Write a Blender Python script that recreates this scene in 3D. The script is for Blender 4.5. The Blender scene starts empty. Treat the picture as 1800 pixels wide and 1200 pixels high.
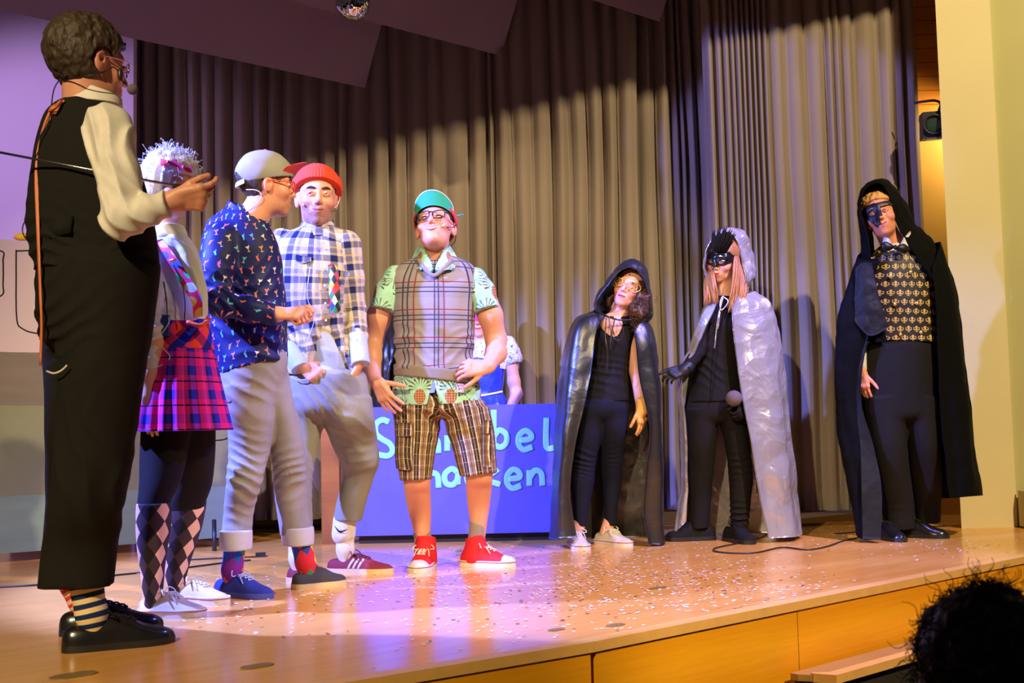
import bpy, math, random
import numpy as np
from math import pi, sin, cos, radians
rng = np.random.default_rng(7); random.seed(7)
scene = bpy.context.scene
COL = scene.collection
# ------------------------------------------------------------------ camera
FPX = 2000.0; CAMH = 0.63
PITCH = math.atan(150/2000.0); ROLL = radians(1.2)
_F = np.array([0, cos(PITCH), sin(PITCH)]); _U0 = np.array([0, -sin(PITCH), cos(PITCH)]); _R0 = np.array([1., 0, 0])
_R = _R0*cos(ROLL)-_U0*sin(ROLL); _U = _U0*cos(ROLL)+_R0*sin(ROLL)
CAM = np.array([0, 0, CAMH])
from mathutils import Matrix, Vector
cd = bpy.data.cameras.new('camera'); cam = bpy.data.objects.new('camera', cd); COL.objects.link(cam)
cam.matrix_world = Matrix(((_R[0], _U[0], -_F[0], 0), (_R[1], _U[1], -_F[1], 0), (_R[2], _U[2], -_F[2], CAMH), (0, 0, 0, 1)))
cd.sensor_width = 36; cd.lens = FPX/1800*36; cd.clip_start = .05
cd.dof.use_dof = True; cd.dof.focus_distance = 5.0; cd.dof.aperture_fstop = 8.0
scene.camera = cam
# ------------------------------------------------------------------ world, lights, exposure
w = bpy.data.worlds.new('world'); scene.world = w; w.use_nodes = True
bg = w.node_tree.nodes['Background']; bg.inputs[0].default_value = (.62, .53, .54, 1); bg.inputs[1].default_value = .055
vs = scene.view_settings; vs.view_transform = 'Standard'; vs.look = 'None'; vs.exposure = -0.04; vs.gamma = 1; vs.use_curve_mapping = False

def spot(name, loc, tgt, power, color, size=60, blend=.5, radius=.12):
    l = bpy.data.lights.new(name, 'SPOT'); l.energy = power; l.color = color
    l.spot_size = radians(size); l.spot_blend = blend; l.shadow_soft_size = radius
    o = bpy.data.objects.new(name, l); COL.objects.link(o); o.location = loc
    o.rotation_euler = (Vector(tgt)-Vector(loc)).to_track_quat('-Z', 'Y').to_euler()
    return o
WARM = (1, .79, .46); BLUE = (.16, .22, 1.0); VIOLET = (.45, .22, 1.0)
spot('stage_lamp_warm_right', (3.7, .6, 5.2), (1.2, 6.2, .9), 2300, WARM, 53, .3, .08)
spot('stage_lamp_warm_left', (-2.7, -3.6, 5.0), (-.95, 4.6, .9), 2900, WARM, 29, .4, .08)
spot('stage_lamp_blue_left', (-3.0, 3.8, 2.6), (-.4, 5.1, .35), 2900, BLUE, 62, .35, .05)
spot('stage_lamp_blue_right', (2.1, 4.7, 3.4), (.35, 5.4, .1), 900, (.22, .18, 1), 66, .45, .05)
spot('stage_lamp_blue_side', (-2.6, 3.1, 3.3), (1.65, 6.9, 2.25), 1300, (.28, .27, 1), 17, .35, .05)
spot('backstage_lamp', (3.12, 7.12, 2.55), (2.85, 7.45, 2.2), 34, WARM, 160, .5, .05)
spot('stage_lamp_violet_wall', (-3.3, 4.7, 2.6), (-2.85, 6.8, 2.05), 150, (.66, .45, 1), 64, .7, .15)

# ------------------------------------------------------------------ pixel -> place
def ray(px, py):
    return _F+(px-900)/FPX*_R+(600-py)/FPX*_U
def P(px, py, d):
    r = ray(px, py); return CAM+r*(d/r[1])
def G(px, py, z=0.0):
    r = ray(px, py); return CAM+r*((z-CAMH)/r[2])
def nrm(v):
    v = np.asarray(v, float); return v/np.linalg.norm(v)
# ------------------------------------------------------------------ objects
def tag(o, label=None, cat=None, group=None, kind=None):
    if label: o['label'] = label
    if cat: o['category'] = cat
    if group: o['group'] = group
    if kind: o['kind'] = kind
    return o
def empty(name, loc, label, cat, group=None):
    o = bpy.data.objects.new(name, None); COL.objects.link(o); o.location = loc; o.empty_display_size = .1
    return tag(o, label, cat, group)
def wloc(o):
    l = np.zeros(3)
    while o is not None:
        l += np.array(o.location); o = o.parent
    return l
def obj(name, V, F, mat, parent=None, smooth=True, uv=None, tint=None, mats=None, midx=None):
    V = np.asarray(V, np.float32)
    if parent is not None: V = V-wloc(parent).astype(np.float32)
    me = bpy.data.meshes.new(name)
    if isinstance(F, np.ndarray):
        n, k = F.shape
        me.vertices.add(len(V)); me.vertices.foreach_set('co', V.ravel())
        me.loops.add(n*k); me.loops.foreach_set('vertex_index', F.astype(np.int32).ravel())
        me.polygons.add(n); me.polygons.foreach_set('loop_start', np.arange(0, n*k, k, dtype=np.int32))
        me.polygons.foreach_set('loop_total', np.full(n, k, dtype=np.int32))
        me.update(calc_edges=True); me.validate()
    else:
        me.from_pydata(V.tolist(), [], [list(map(int, f)) for f in F]); me.update()
    if smooth: me.shade_smooth()
    if uv is not None:
        l = me.uv_layers.new(name='UVMap'); l.data.foreach_set('uv', np.asarray(uv, np.float32).ravel())
    if tint is not None:
        a = me.attributes.new('tint', 'FLOAT_COLOR', 'POINT')
        c = np.ones((len(V), 4), np.float32); c[:, :3] = tint; a.data.foreach_set('color', c.ravel())
    if mats:
        for m in mats: me.materials.append(m)
        me.polygons.foreach_set('material_index', np.asarray(midx, np.int32))
    else: me.materials.append(mat)
    o = bpy.data.objects.new(name, me); COL.objects.link(o)
    if parent is not None: o.parent = parent
    return o
class MB:
    """collects several shapes that together are ONE part"""
    def __init__(s): s.V = []; s.F = []; s.n = 0
    def add(s, V, F):
        V = np.asarray(V, float); s.V.append(V); s.F += [[int(i)+s.n for i in f] for f in F]; s.n += len(V); return s
    def build(s, name, mat, parent=None, smooth=True): return obj(name, np.concatenate(s.V), s.F, mat, parent, smooth)
def box(c, size, rz=0, ax=None):
    c = np.asarray(c, float); h = np.asarray(size, float)/2
    v = np.array([[x, y, z] for x in (-1, 1) for y in (-1, 1) for z in (-1, 1)])*h
    if ax is not None: v = v @ np.asarray(ax, float)
    elif rz: v = v @ np.array([[cos(rz), sin(rz), 0], [-sin(rz), cos(rz), 0], [0, 0, 1]])
    return v+c, [(0, 1, 3, 2), (4, 6, 7, 5), (0, 4, 5, 1), (2, 3, 7, 6), (0, 2, 6, 4), (1, 5, 7, 3)]
def prism(bottom, top):
    n = len(bottom); V = np.array(list(bottom)+list(top), float)
    F = [tuple(range(n))[::-1], tuple(range(n, 2*n))]+[(i, (i+1) % n, (i+1) % n+n, i+n) for i in range(n)]
    return V, F
def catmull(pts, n):
    p = np.asarray(pts, float); m = len(p)
    if m == 1: return np.repeat(p, n, 0)
    t = np.linspace(0, m-1, n); i = np.minimum(t.astype(int), m-2); f = (t-i)[:, None]
    q = np.concatenate([[2*p[0]-p[1]], p, [2*p[-1]-p[-2]]])
    a, b, c, d = q[i], q[i+1], q[i+2], q[i+3]
    return .5*(2*b+(c-a)*f+(2*a-5*b+4*c-d)*f**2+(3*b-a-3*c+d)*f**3)
def tube(pts, r, seg=6, n=None, flat=1.0, up=None):
    p = catmull(pts, n) if n else np.asarray(pts, float)
    m = len(p); T = np.gradient(p, axis=0); T /= np.linalg.norm(T, axis=1)[:, None]+1e-9
    r = np.interp(np.linspace(0, 1, m), np.linspace(0, 1, len(r)), r) if np.ndim(r) else np.full(m, r)
    up = np.array([0, 0, 1.]) if up is None else np.asarray(up, float)
    V = []; last = None
    for k in range(m):
        s = np.cross(T[k], up) if last is None else last-T[k]*np.dot(last, T[k])
        if np.linalg.norm(s) < 1e-4: s = np.cross(T[k], [1., .3, 0])
        s = s/np.linalg.norm(s); last = s; b = np.cross(s, T[k])
        for j in range(seg):
            a = 2*pi*j/seg; V.append(p[k]+r[k]*(cos(a)*s+flat*sin(a)*b))
    F = [(k*seg+j, k*seg+(j+1) % seg, (k+1)*seg+(j+1) % seg, (k+1)*seg+j) for k in range(m-1) for j in range(seg)]
    F += [tuple(range(seg))[::-1], tuple(range((m-1)*seg, m*seg))]
    return np.array(V), F
def ellipsoid(c, r, R=None, nu=16, nv=10):
    V = [[0, 0, -1]]+[[cos(a)*sin(b), sin(a)*sin(b), -cos(b)] for b in np.linspace(0, pi, nv+1)[1:-1] for a in np.linspace(0, 2*pi, nu+1)[:-1]]+[[0, 0, 1]]
    V = np.array(V)*np.asarray(r)
    if R is not None: V = V @ np.asarray(R)      # rows of R: local axes
    F = [(0, 1+(j+1) % nu, 1+j) for j in range(nu)]
    for k in range(nv-2):
        o = 1+k*nu; F += [(o+j, o+(j+1) % nu, o+nu+(j+1) % nu, o+nu+j) for j in range(nu)]
    o = 1+(nv-2)*nu; t = len(V)-1; F += [(o+j, o+(j+1) % nu, t) for j in range(nu)]
    return V+np.asarray(c), F
def lathe(c, prof, axis=(0, 0, 1), seg=20):
    ax = nrm(axis); s = nrm(np.cross(ax, [0.31, .9, .2])); b = np.cross(ax, s); V = []
    for r, z in prof:
        for j in range(seg):
            a = 2*pi*j/seg; V.append(np.asarray(c)+ax*z+r*(cos(a)*s+sin(a)*b))
    m = len(prof)
    F = [(k*seg+j, k*seg+(j+1) % seg, (k+1)*seg+(j+1) % seg, (k+1)*seg+j) for k in range(m-1) for j in range(seg)]
    return np.array(V), F+[tuple(range(seg))[::-1], tuple(range((m-1)*seg, m*seg))]
def gridmesh(Gd, thick=.004, wrap=False):
    """sheet from an (nv,nu,3) grid, given real thickness; returns V,F(np),uv per corner in metres"""
    nv, nu = Gd.shape[:2]
    du = np.gradient(Gd, axis=1); dv = np.gradient(Gd, axis=0)
    N = np.cross(du, dv); N /= np.linalg.norm(N, axis=2)[..., None]+1e-9
    A = (Gd+N*thick/2).reshape(-1, 3); B = (Gd-N*thick/2).reshape(-1, 3)
    idx = np.arange(nv*nu).reshape(nv, nu); o = nv*nu
    q = np.stack([idx[:-1, :-1], idx[:-1, 1:], idx[1:, 1:], idx[1:, :-1]], -1).reshape(-1, 4)
    F = [q, q[:, ::-1]+o]
    def rim(e, rev):
        e = np.asarray(e); s = np.stack([e[:-1], e[1:], e[1:]+o, e[:-1]+o], -1)
        F.append(s[:, ::-1] if not rev else s)
    rim(idx[0], True); rim(idx[-1], False); rim(idx[:, 0], False); rim(idx[:, -1], True)
    F = np.concatenate(F)
    uu = np.concatenate([np.zeros((nv, 1)), np.cumsum(np.linalg.norm(np.diff(Gd, axis=1), axis=2), 1)], 1)
    vv = np.concatenate([np.zeros((1, nu)), np.cumsum(np.linalg.norm(np.diff(Gd, axis=0), axis=2), 0)], 0)
    uvv = np.stack([uu.ravel(), vv.ravel()], -1); uvv = np.concatenate([uvv, uvv])
    return np.concatenate([A, B]), F, uvv[F.ravel()]
def vnoise(p, s=0):
    p = np.asarray(p, np.float32); i = np.floor(p).astype(np.int64); f = p-i; f = f*f*(3-2*f)
    def h(x, y, z):
        n = (x*374761393+y*668265263+z*2147483647+s*974634777) & 0xffffffff
        n = ((n ^ (n >> 13))*1274126177) & 0xffffffff
        return ((n ^ (n >> 16)) & 0xffff).astype(np.float32)/32768.-1
    x, y, z = i[..., 0], i[..., 1], i[..., 2]; fx, fy, fz = f[..., 0], f[..., 1], f[..., 2]
    r = 0
    for a in (0, 1):
        for b in (0, 1):
            for c in (0, 1):
                r = r+h(x+a, y+b, z+c)*(fx if a else 1-fx)*(fy if b else 1-fy)*(fz if c else 1-fz)
    return r
def patch(rows, D, nu=60, nv=60, fold=None, thick=.005, seed=0):
    """cloth sheet through rows of (px,py,depth offset)"""
    R = np.array([catmull([P(x, y, D+d) for x, y, d in row], nu) for row in rows])
    Gd = np.stack([catmull(R[:, j], nv) for j in range(nu)], 1)
    if fold is not None:
        du = np.gradient(Gd, axis=1); dv = np.gradient(Gd, axis=0); N = np.cross(du, dv)
        N /= np.linalg.norm(N, axis=2)[..., None]+1e-9
        V, U = np.meshgrid(np.linspace(0, 1, nv), np.linspace(0, 1, nu), indexing='ij')
        Gd = Gd+N*fold(U, V, Gd)[..., None]
    return gridmesh(Gd, thick)
# ------------------------------------------------------------------ signed distance shapes -> one closed mesh
def smin(a, b, k):
    h = np.clip(.5+.5*(b-a)/k, 0, 1); return b*(1-h)+a*h-k*h*(1-h)
def smax(a, b, k): return -smin(-a, -b, k)
def d_cap(p, a, b, ra, rb):
    a = np.asarray(a, np.float32); ab = np.asarray(b, np.float32)-a
    t = np.clip((p-a) @ ab/(ab @ ab+1e-12), 0, 1)
    return np.linalg.norm(p-a-t[:, None]*ab, axis=1)-(ra+(rb-ra)*t)
def d_ell(p, c, r):
    q = p-np.asarray(c, np.float32); r = np.asarray(r, np.float32)
    k0 = np.linalg.norm(q/r, axis=1); k1 = np.linalg.norm(q/(r*r), axis=1)+1e-9
    return k0*(k0-1)/k1
def caps(lst, k):
    """lst of (a,b,ra,rb)"""
    def f(p):
        d = None
        for a, b, ra, rb in lst:
            e = d_cap(p, a, b, ra, rb); d = e if d is None else smin(d, e, k)
        return d
    pts = np.array([c for a, b, _, _ in lst for c in (a, b)]); m = max(max(x[2], x[3]) for x in lst)+.02
    f.lo = pts.min(0)-m; f.hi = pts.max(0)+m
    return f
def chain(pts, rs, k=.02):
    return caps([(pts[i], pts[i+1], rs[i], rs[i+1]) for i in range(len(pts)-1)], k)
class loft:
    """upright limb or trunk from picture rows (py, xl, xr, half depth in m or None, depth offset)"""
    def __init__(s, D, rows, pw=2.0, grow=0.0, cap=.0):
        c = []; a = []; b = []
        dd = 0.
        for r in rows:
            py, xl, xr = r[:3]; bb = r[3] if len(r) > 3 else None; dd = r[4] if len(r) > 4 else dd
            L = P(xl, py, D+dd); R = P(xr, py, D+dd); m = (L+R)/2; ha = np.linalg.norm(R-L)/2+grow
            c.append(m); a.append(ha); b.append((bb+grow) if bb else ha)
        o = np.argsort([x[2] for x in c])
        n = max(24, 6*len(o))
        A = np.column_stack([np.array(c), a, b])[o]
        A = catmull(A, n) if len(A) > 2 else catmull(A, n)
        A[:, 2] = np.maximum.accumulate(A[:, 2]+np.arange(n)*1e-7)
        s.A = A; s.pw = pw; s.z0, s.z1 = A[0, 2], A[-1, 2]; s.cap = cap
        s.lo = (A[:, :3]-np.column_stack([A[:, 3], A[:, 4], A[:, 3]*0])).min(0)-.03
        s.hi = (A[:, :3]+np.column_stack([A[:, 3], A[:, 4], A[:, 3]*0])).max(0)+.03
    def __call__(s, p):
        A = s.A; z = np.clip(p[:, 2], s.z0, s.z1)
        x = np.abs(p[:, 0]-np.interp(z, A[:, 2], A[:, 0])); y = np.abs(p[:, 1]-np.interp(z, A[:, 2], A[:, 1]))
        a = np.interp(z, A[:, 2], A[:, 3]); b = np.interp(z, A[:, 2], A[:, 4])
        if s.pw == 2: rho = np.sqrt((x/a)**2+(y/b)**2)
        else: rho = ((x/a)**s.pw+(y/b)**s.pw)**(1/s.pw)
        d = (rho-1)*np.minimum(a, b)
        e = np.maximum(p[:, 2]-s.z1, s.z0-p[:, 2])
        return np.maximum(d, e) if not s.cap else smax(d, e, s.cap)
    def axis(s): return s.A[::4, :3]
def union(fs, k=.03):
    def f(p):
        d = None
        for g in fs:
            e = g(p); d = e if d is None else smin(d, e, k)
        return d
    f.lo = np.min([g.lo for g in fs], 0); f.hi = np.max([g.hi for g in fs], 0)
    return f
def mod(f, g, pad=.02):
    """g(p, d) -> d"""
    def h(p): return g(p, f(p))
    h.lo = f.lo-pad; h.hi = f.hi+pad
    return h
def nets(f, h, lo=None, hi=None, mg=1.7):
    lo = np.asarray(f.lo if lo is None else lo, float)-2*h; hi = np.asarray(f.hi if hi is None else hi, float)+2*h
    B = 4; n = np.ceil((hi-lo)/(B*h)).astype(int)+1
    ax = [lo[i]+(np.arange(n[i])+.5)*B*h for i in range(3)]
    C = np.stack(np.meshgrid(*ax, indexing='ij'), -1).reshape(-1, 3).astype(np.float32)
    dc = f(C).reshape(n); act = np.abs(dc) < B*h*.87*mg
    fine = np.ones(n*B+1, np.float32)
    sg = np.where(dc < 0, -1., 1.).astype(np.float32)
    fine[:-1, :-1, :-1] = sg.repeat(B, 0).repeat(B, 1).repeat(B, 2)
    m = np.zeros(n*B+1, bool); M = act.repeat(B, 0).repeat(B, 1).repeat(B, 2)
    for i in (0, 1):
        for j in (0, 1):
            for k in (0, 1): m[i:i+M.shape[0], j:j+M.shape[1], k:k+M.shape[2]] |= M
    I = np.argwhere(m); Q = (lo+I*h).astype(np.float32)
    out = np.empty(len(Q), np.float32)
    for s in range(0, len(Q), 400000): out[s:s+400000] = f(Q[s:s+400000])
    fine[m] = out
    S = fine < 0
    cnt = np.zeros(np.array(S.shape)-1, np.int8)
    for i in (0, 1):
        for j in (0, 1):
            for k in (0, 1): cnt += S[i:S.shape[0]-1+i, j:S.shape[1]-1+j, k:S.shape[2]-1+k]
    cells = np.argwhere((cnt > 0) & (cnt < 8))
    cid = np.full(cnt.shape, -1, np.int32); cid[tuple(cells.T)] = np.arange(len(cells))
    off = np.array([[i, j, k] for i in (0, 1) for j in (0, 1) for k in (0, 1)])
    val = np.stack([fine[tuple((cells+o).T)] for o in off], 1)
    acc = np.zeros((len(cells), 3)); num = np.zeros(len(cells))
    for a in range(8):
        for b in range(a+1, 8):
            if np.abs(off[a]-off[b]).sum() != 1: continue
            va, vb = val[:, a], val[:, b]; x = (va < 0) != (vb < 0)
            t = np.where(x, va/np.where(x, va-vb, 1), 0)[:, None]
            acc += np.where(x[:, None], off[a]+t*(off[b]-off[a]), 0); num += x
    V = lo+(cells+acc/np.maximum(num, 1)[:, None])*h
    Fs = []
    for axn in range(3):
        s0 = [slice(None)]*3; s1 = [slice(None)]*3; s0[axn] = slice(0, -1); s1[axn] = slice(1, None)
        a, b = S[tuple(s0)], S[tuple(s1)]
        e = np.argwhere(a != b)
        o1, o2 = [(1, 2), (2, 0), (0, 1)][axn]
        e = e[(e[:, o1] > 0) & (e[:, o2] > 0)]
        e = e[(e[:, o1] < cnt.shape[o1]) & (e[:, o2] < cnt.shape[o2])]
        d1 = np.zeros(3, int); d1[o1] = 1; d2 = np.zeros(3, int); d2[o2] = 1
        q = np.stack([cid[tuple((e-d1-d2).T)], cid[tuple((e-d2).T)], cid[tuple(e.T)], cid[tuple((e-d1).T)]], 1)
        fl = S[tuple(e.T)]
        q = np.where(fl[:, None], q, q[:, ::-1]); Fs.append(q[(q >= 0).all(1)])
    return V.astype(np.float32), np.concatenate(Fs).astype(np.int32)
def limb_uv(V, F, parts):
    """parts: (axis points, radius, front dir); u = metres round the limb from the front, v = metres along"""
    fc = V[F].mean(1); best = None
    for ai, (ax, R, fr) in enumerate(parts):
        ax = np.asarray(ax, float); seg = np.diff(ax, axis=0); L = np.linalg.norm(seg, axis=1); cum = np.concatenate([[0], np.cumsum(L)])
        def proj(Q):
            bd = np.full(len(Q), 1e9); bv = np.zeros(len(Q)); bu = np.zeros(len(Q))
            for i in range(len(seg)):
                t = np.clip((Q-ax[i]) @ seg[i]/(L[i]**2+1e-12), 0 if i else -3, 1 if i < len(seg)-1 else 4)
                w_ = Q-ax[i]-t[:, None]*seg[i]; d = np.linalg.norm(w_, axis=1); m = d < bd
                T = seg[i]/(L[i]+1e-9); f0 = nrm(np.asarray(fr, float)-T*np.dot(fr, T)); s0 = np.cross(T, f0)
                bd[m] = d[m]; bv[m] = (cum[i]+t*L[i])[m]; bu[m] = np.arctan2(w_ @ s0, w_ @ f0)[m]
            return bd, bu, bv
        d, u0, v0 = proj(fc)
        uc = []; 
        for k in range(F.shape[1]):
            _, u, v = proj(V[F[:, k]]); u = u+2*pi*np.round((u0-u)/(2*pi)); uc.append(np.stack([u*R, v], -1))
        uc = np.stack(uc, 1); sc = d/R
        if best is None: best = [sc, uc]
        else:
            m = sc < best[0]; best[0] = np.where(m, sc, best[0]); best[1][m] = uc[m]
    return best[1].reshape(-1, 2)
# ------------------------------------------------------------------ materials
class X:
    """a value in a node tree, with arithmetic"""
    def __init__(s, nt, v): s.nt = nt; s.v = v
    def _m(s, op, *a):
        n = s.nt.nodes.new('ShaderNodeMath'); n.operation = op
        for i, q in enumerate((s,)+a):
            q = q.v if isinstance(q, X) else q
            if isinstance(q, (int, float)): n.inputs[i].default_value = q
            else: s.nt.links.new(q, n.inputs[i])
        return X(s.nt, n.outputs[0])
    def __add__(s, o): return s._m('ADD', o)
    def __sub__(s, o): return s._m('SUBTRACT', o)
    def __mul__(s, o): return s._m('MULTIPLY', o)
    def __truediv__(s, o): return s._m('DIVIDE', o)
    def __radd__(s, o): return s+o
    def __rmul__(s, o): return s*o
    def __rsub__(s, o): return (s*-1)+o
    def __neg__(s): return s*-1
    def __lt__(s, o): return s._m('LESS_THAN', o)
    def __gt__(s, o): return s._m('GREATER_THAN', o)
    def floor(s): return s._m('FLOOR')
    def fract(s): return s._m('FRACT')
    def abs(s): return s._m('ABSOLUTE')
    def sin(s): return s._m('SINE')
    def min(s, o): return s._m('MINIMUM', o)
    def max(s, o): return s._m('MAXIMUM', o)
    def pow(s, o): return s._m('POWER', o)
    def sqrt(s): return s._m('SQRT')
    def atan2(s, o): return s._m('ARCTAN2', o)
    def clamp(s): return s.max(0.).min(1.)
    def band(s, a, b): return (s > a)*(s < b)
class T:
    """node tree helper for one material"""
    def __init__(s, name, rough=.7, metal=0., spec=.5, coat=0., sheen=0., trans=0.):
        s.m = bpy.data.materials.new(name); s.m.use_nodes = True; s.nt = s.m.node_tree
        s.b = s.nt.nodes['Principled BSDF']; i = s.b.inputs
        i['Roughness'].default_value = rough; i['Metallic'].default_value = metal; i['Specular IOR Level'].default_value = spec
        i['Coat Weight'].default_value = coat; i['Sheen Weight'].default_value = sheen; i['Transmission Weight'].default_value = trans
    def node(s, t, **k):
        n = s.nt.nodes.new(t)
        for a, b in k.items(): setattr(n, a, b)
        return n
    def link(s, a, b): s.nt.links.new(a, b)
    def uv(s):
        n = s.node('ShaderNodeUVMap'); q = s.node('ShaderNodeSeparateXYZ'); s.link(n.outputs[0], q.inputs[0])
        return X(s.nt, q.outputs[0]), X(s.nt, q.outputs[1])
    def xyz(s):
        n = s.node('ShaderNodeTexCoord'); q = s.node('ShaderNodeSeparateXYZ'); s.link(n.outputs['Object'], q.inputs[0])
        return [X(s.nt, q.outputs[i]) for i in range(3)]
    def vec(s, x, y, z=0.):
        n = s.node('ShaderNodeCombineXYZ')
        for i, q in enumerate((x, y, z)):
            if isinstance(q, X): s.link(q.v, n.inputs[i])
            else: n.inputs[i].default_value = q
        return n.outputs[0]
    def noise(s, scale=5, detail=3, vec=None, rough=.5, dist=0.):
        n = s.node('ShaderNodeTexNoise'); n.inputs['Scale'].default_value = scale; n.inputs['Detail'].default_value = detail
        n.inputs['Roughness'].default_value = rough; n.inputs['Distortion'].default_value = dist
        if vec is None: vec = s.node('ShaderNodeTexCoord').outputs['Object']
        s.link(vec, n.inputs['Vector']); return X(s.nt, n.outputs['Fac'])
    def rand(s, x, y, k=0.):
        n = s.node('ShaderNodeTexWhiteNoise'); n.noise_dimensions = '3D'; s.link(s.vec(x, y, k), n.inputs['Vector']); return X(s.nt, n.outputs['Value'])
    def mix(s, f, a, b):
        n = s.node('ShaderNodeMix', data_type='RGBA')
        for q, i in ((f, 0), (a, 6), (b, 7)):
            if isinstance(q, X): s.link(q.v, n.inputs[i])
            elif isinstance(q, (int, float)): n.inputs[i].default_value = q
            elif isinstance(q, tuple): n.inputs[i].default_value = tuple(q)+(1,)
            else: s.link(q, n.inputs[i])
        return n.outputs[2]
    def base(s, c):
        if isinstance(c, tuple): s.b.inputs['Base Color'].default_value = c+(1,)
        else: s.link(c, s.b.inputs['Base Color'])
        return s
    def bump(s, h, st=.3, dist=.01):
        n = s.node('ShaderNodeBump'); n.inputs['Strength'].default_value = st; n.inputs['Distance'].default_value = dist
        s.link(h.v, n.inputs['Height']); s.link(n.outputs[0], s.b.inputs['Normal']); return s
def plain(name, c, rough=.7, metal=0., spec=.5, coat=0., sheen=0., var=.12, vs=30, bump=0., bs=200, bd=.002):
    t = T(name, rough, metal, spec, coat, sheen)
    n = t.noise(vs, 3); lo = tuple(x*(1-var) for x in c); hi = tuple(min(1, x*(1+var)) for x in c)
    t.base(t.mix(n, lo, hi))
    if bump: t.bump(t.noise(bs, 2), bump, bd)
    return t.m
def sr(r, g, b):
    f = lambda c: (c/255/12.92) if c <= 10 else ((c/255+.055)/1.055)**2.4
    return (f(r), f(g), f(b))
M = {}
def skinmat():
    t = T('skin', .45, spec=.4); a = t.node('ShaderNodeAttribute', attribute_name='tint')
    n = t.noise(60, 3); t.base(t.mix(n*.25, a.outputs['Color'], sr(215, 140, 115))); t.bump(t.noise(300, 2), .08, .002)
    t.b.inputs['Subsurface Weight'].default_value = 0.0
    return t.m
M['skin'] = skinmat()
M['black_cloth'] = plain('black wool', (.013, .0115, .0092), .9, spec=.15, bump=.3, bs=500)
M['black_knit'] = plain('black jersey', (.011, .0095, .011), .85, spec=.15, bump=.2, bs=400)
M['black_satin'] = plain('black satin', (.006, .006, .005), .42, spec=.35, bump=.2, bs=10, bd=.02, var=.3)
M['black_leather'] = plain('black leather', (.012, .011, .010), .22, spec=.6, bump=.15, bs=60)
M['black_plastic'] = plain('black plastic', (.015, .015, .016), .4)
M['white_cloth'] = plain('white cotton', (.75, .74, .72), .75, bump=.1, bs=300)
M['cream_cloth'] = plain('cream cotton', (.72, .66, .55), .7, bump=.1, bs=300)
M['white_rubber'] = plain('white rubber', (.72, .68, .62), .5)
M['metal'] = plain('steel', (.6, .6, .62), .25, metal=1)
M['gold'] = plain('gold filigree', (.8, .5, .12), .35, metal=.6)
M['eye_white'] = plain('eye white', (.75, .72, .70), .25, var=.02)
M['iris'] = plain('iris', (.035, .02, .012), .15, var=.1)
M['brow_dark'] = plain('dark brow hair', (.03, .018, .012), .7)
M['brow_fair'] = plain('fair brow hair', (.35, .17, .07), .7)
M['teeth'] = plain('teeth', (.75, .7, .62), .3, var=.02)
M['lip'] = plain('red lips', (.55, .05, .05), .4)
M['mouth'] = plain('mouth shadow line', (.14, .03, .025), .5)
M['lip_natural'] = plain('natural lips', (.42, .12, .09), .45)
# ------------------------------------------------------------------ cloth prints
def denim(name, a, b):
    t = T(name, .85, spec=.2); u, v = t.uv(); n = t.noise(7, 4); n2 = t.noise(1, 2, t.vec(u*500, v*90)); n3 = t.noise(500, 2)
    t.base(t.mix(n*.7+n2*.3, a, b)); t.bump(n3, .2, .001); return t.m
M['jeans_grey'] = denim('washed grey denim', sr(112, 108, 104), sr(182, 178, 172))
M['jeans_olive'] = denim('washed olive grey denim', sr(104, 104, 96), sr(170, 168, 156))
def cocktail():
    t = T('cocktail print shirt', .6, spec=.3); u, v = t.uv(); s = .046
    r = (v/s).floor(); uu = u/s+(r*.5).fract()*1.0; cx = uu.floor(); x = uu.fract()-.5; y = (v/s).fract()-.5
    k = t.rand(cx, r); k2 = t.rand(cx, r, 3.3); k3 = t.rand(cx, r, 8.1); sh_ = (k3-.5)*1.0
    x0 = x+(k-.5)*.25; y0 = y+(k2-.5)*.2; x = x0+y0*sh_; y = y0-x0*sh_
    bowl = y.band(-.02, .24)*((x.abs()-(y+.04)*.75) < 0); tall = y.band(-.22, .24)*((x.abs()-(y*.06+.085)) < 0)
    stem = y.band(-.24, 0)*(x.abs() < .028); foot = y.band(-.27, -.22)*(x.abs() < .12); st2 = ((x-y*.5+.02).abs() < .02)*y.band(.1, .36)
    isb = k > .45; body = bowl*isb+tall*(1-isb); ex = ((stem+foot)*isb+st2).clamp()
    c = t.mix(k2 > .33, sr(235, 110, 100), sr(90, 200, 210)); c = t.mix(k2 > .6, c, sr(240, 225, 205)); c = t.mix(k2 > .8, c, sr(240, 150, 60))
    bg_ = t.mix(t.noise(200, 2), sr(16, 20, 72), sr(24, 30, 104))
    c = t.mix(body.clamp(), bg_, c); c = t.mix(ex*(1-body.clamp()), c, sr(225, 200, 190)); t.base(c); t.bump(t.noise(300, 2), .08, .001); return t.m
M['cocktail'] = cocktail()
def plaid_man():
    t = T('navy and cream checked flannel', .85, spec=.2); u, v = t.uv(); s = .098
    def stripe(w_):
        q = (w_/s).fract(); nav = (q.band(.0, .28)); gr = q.band(.42, .60); return nav, gr, (q.band(.66, .70)+q.band(.34, .365)).clamp()
    a, b = stripe(u), stripe(v); cr = sr(216, 204, 180)
    nv = (a[0]+b[0])*.5; g = (a[1]+b[1])*.5; c = t.mix(g*.9, cr, sr(140, 132, 128)); c = t.mix((nv*1.35).clamp(), c, sr(24, 34, 84)); y = ((a[2]+b[2])).clamp()*(1-a[0]*b[0])
    c = t.mix(y*.75, c, sr(222, 186, 60)); c = t.mix(t.noise(300, 2)*.2, c, sr(60, 55, 60)); t.base(c); t.bump(t.noise(350, 2), .15, .001); return t.m
M['plaid_shirt'] = plaid_man()
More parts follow.
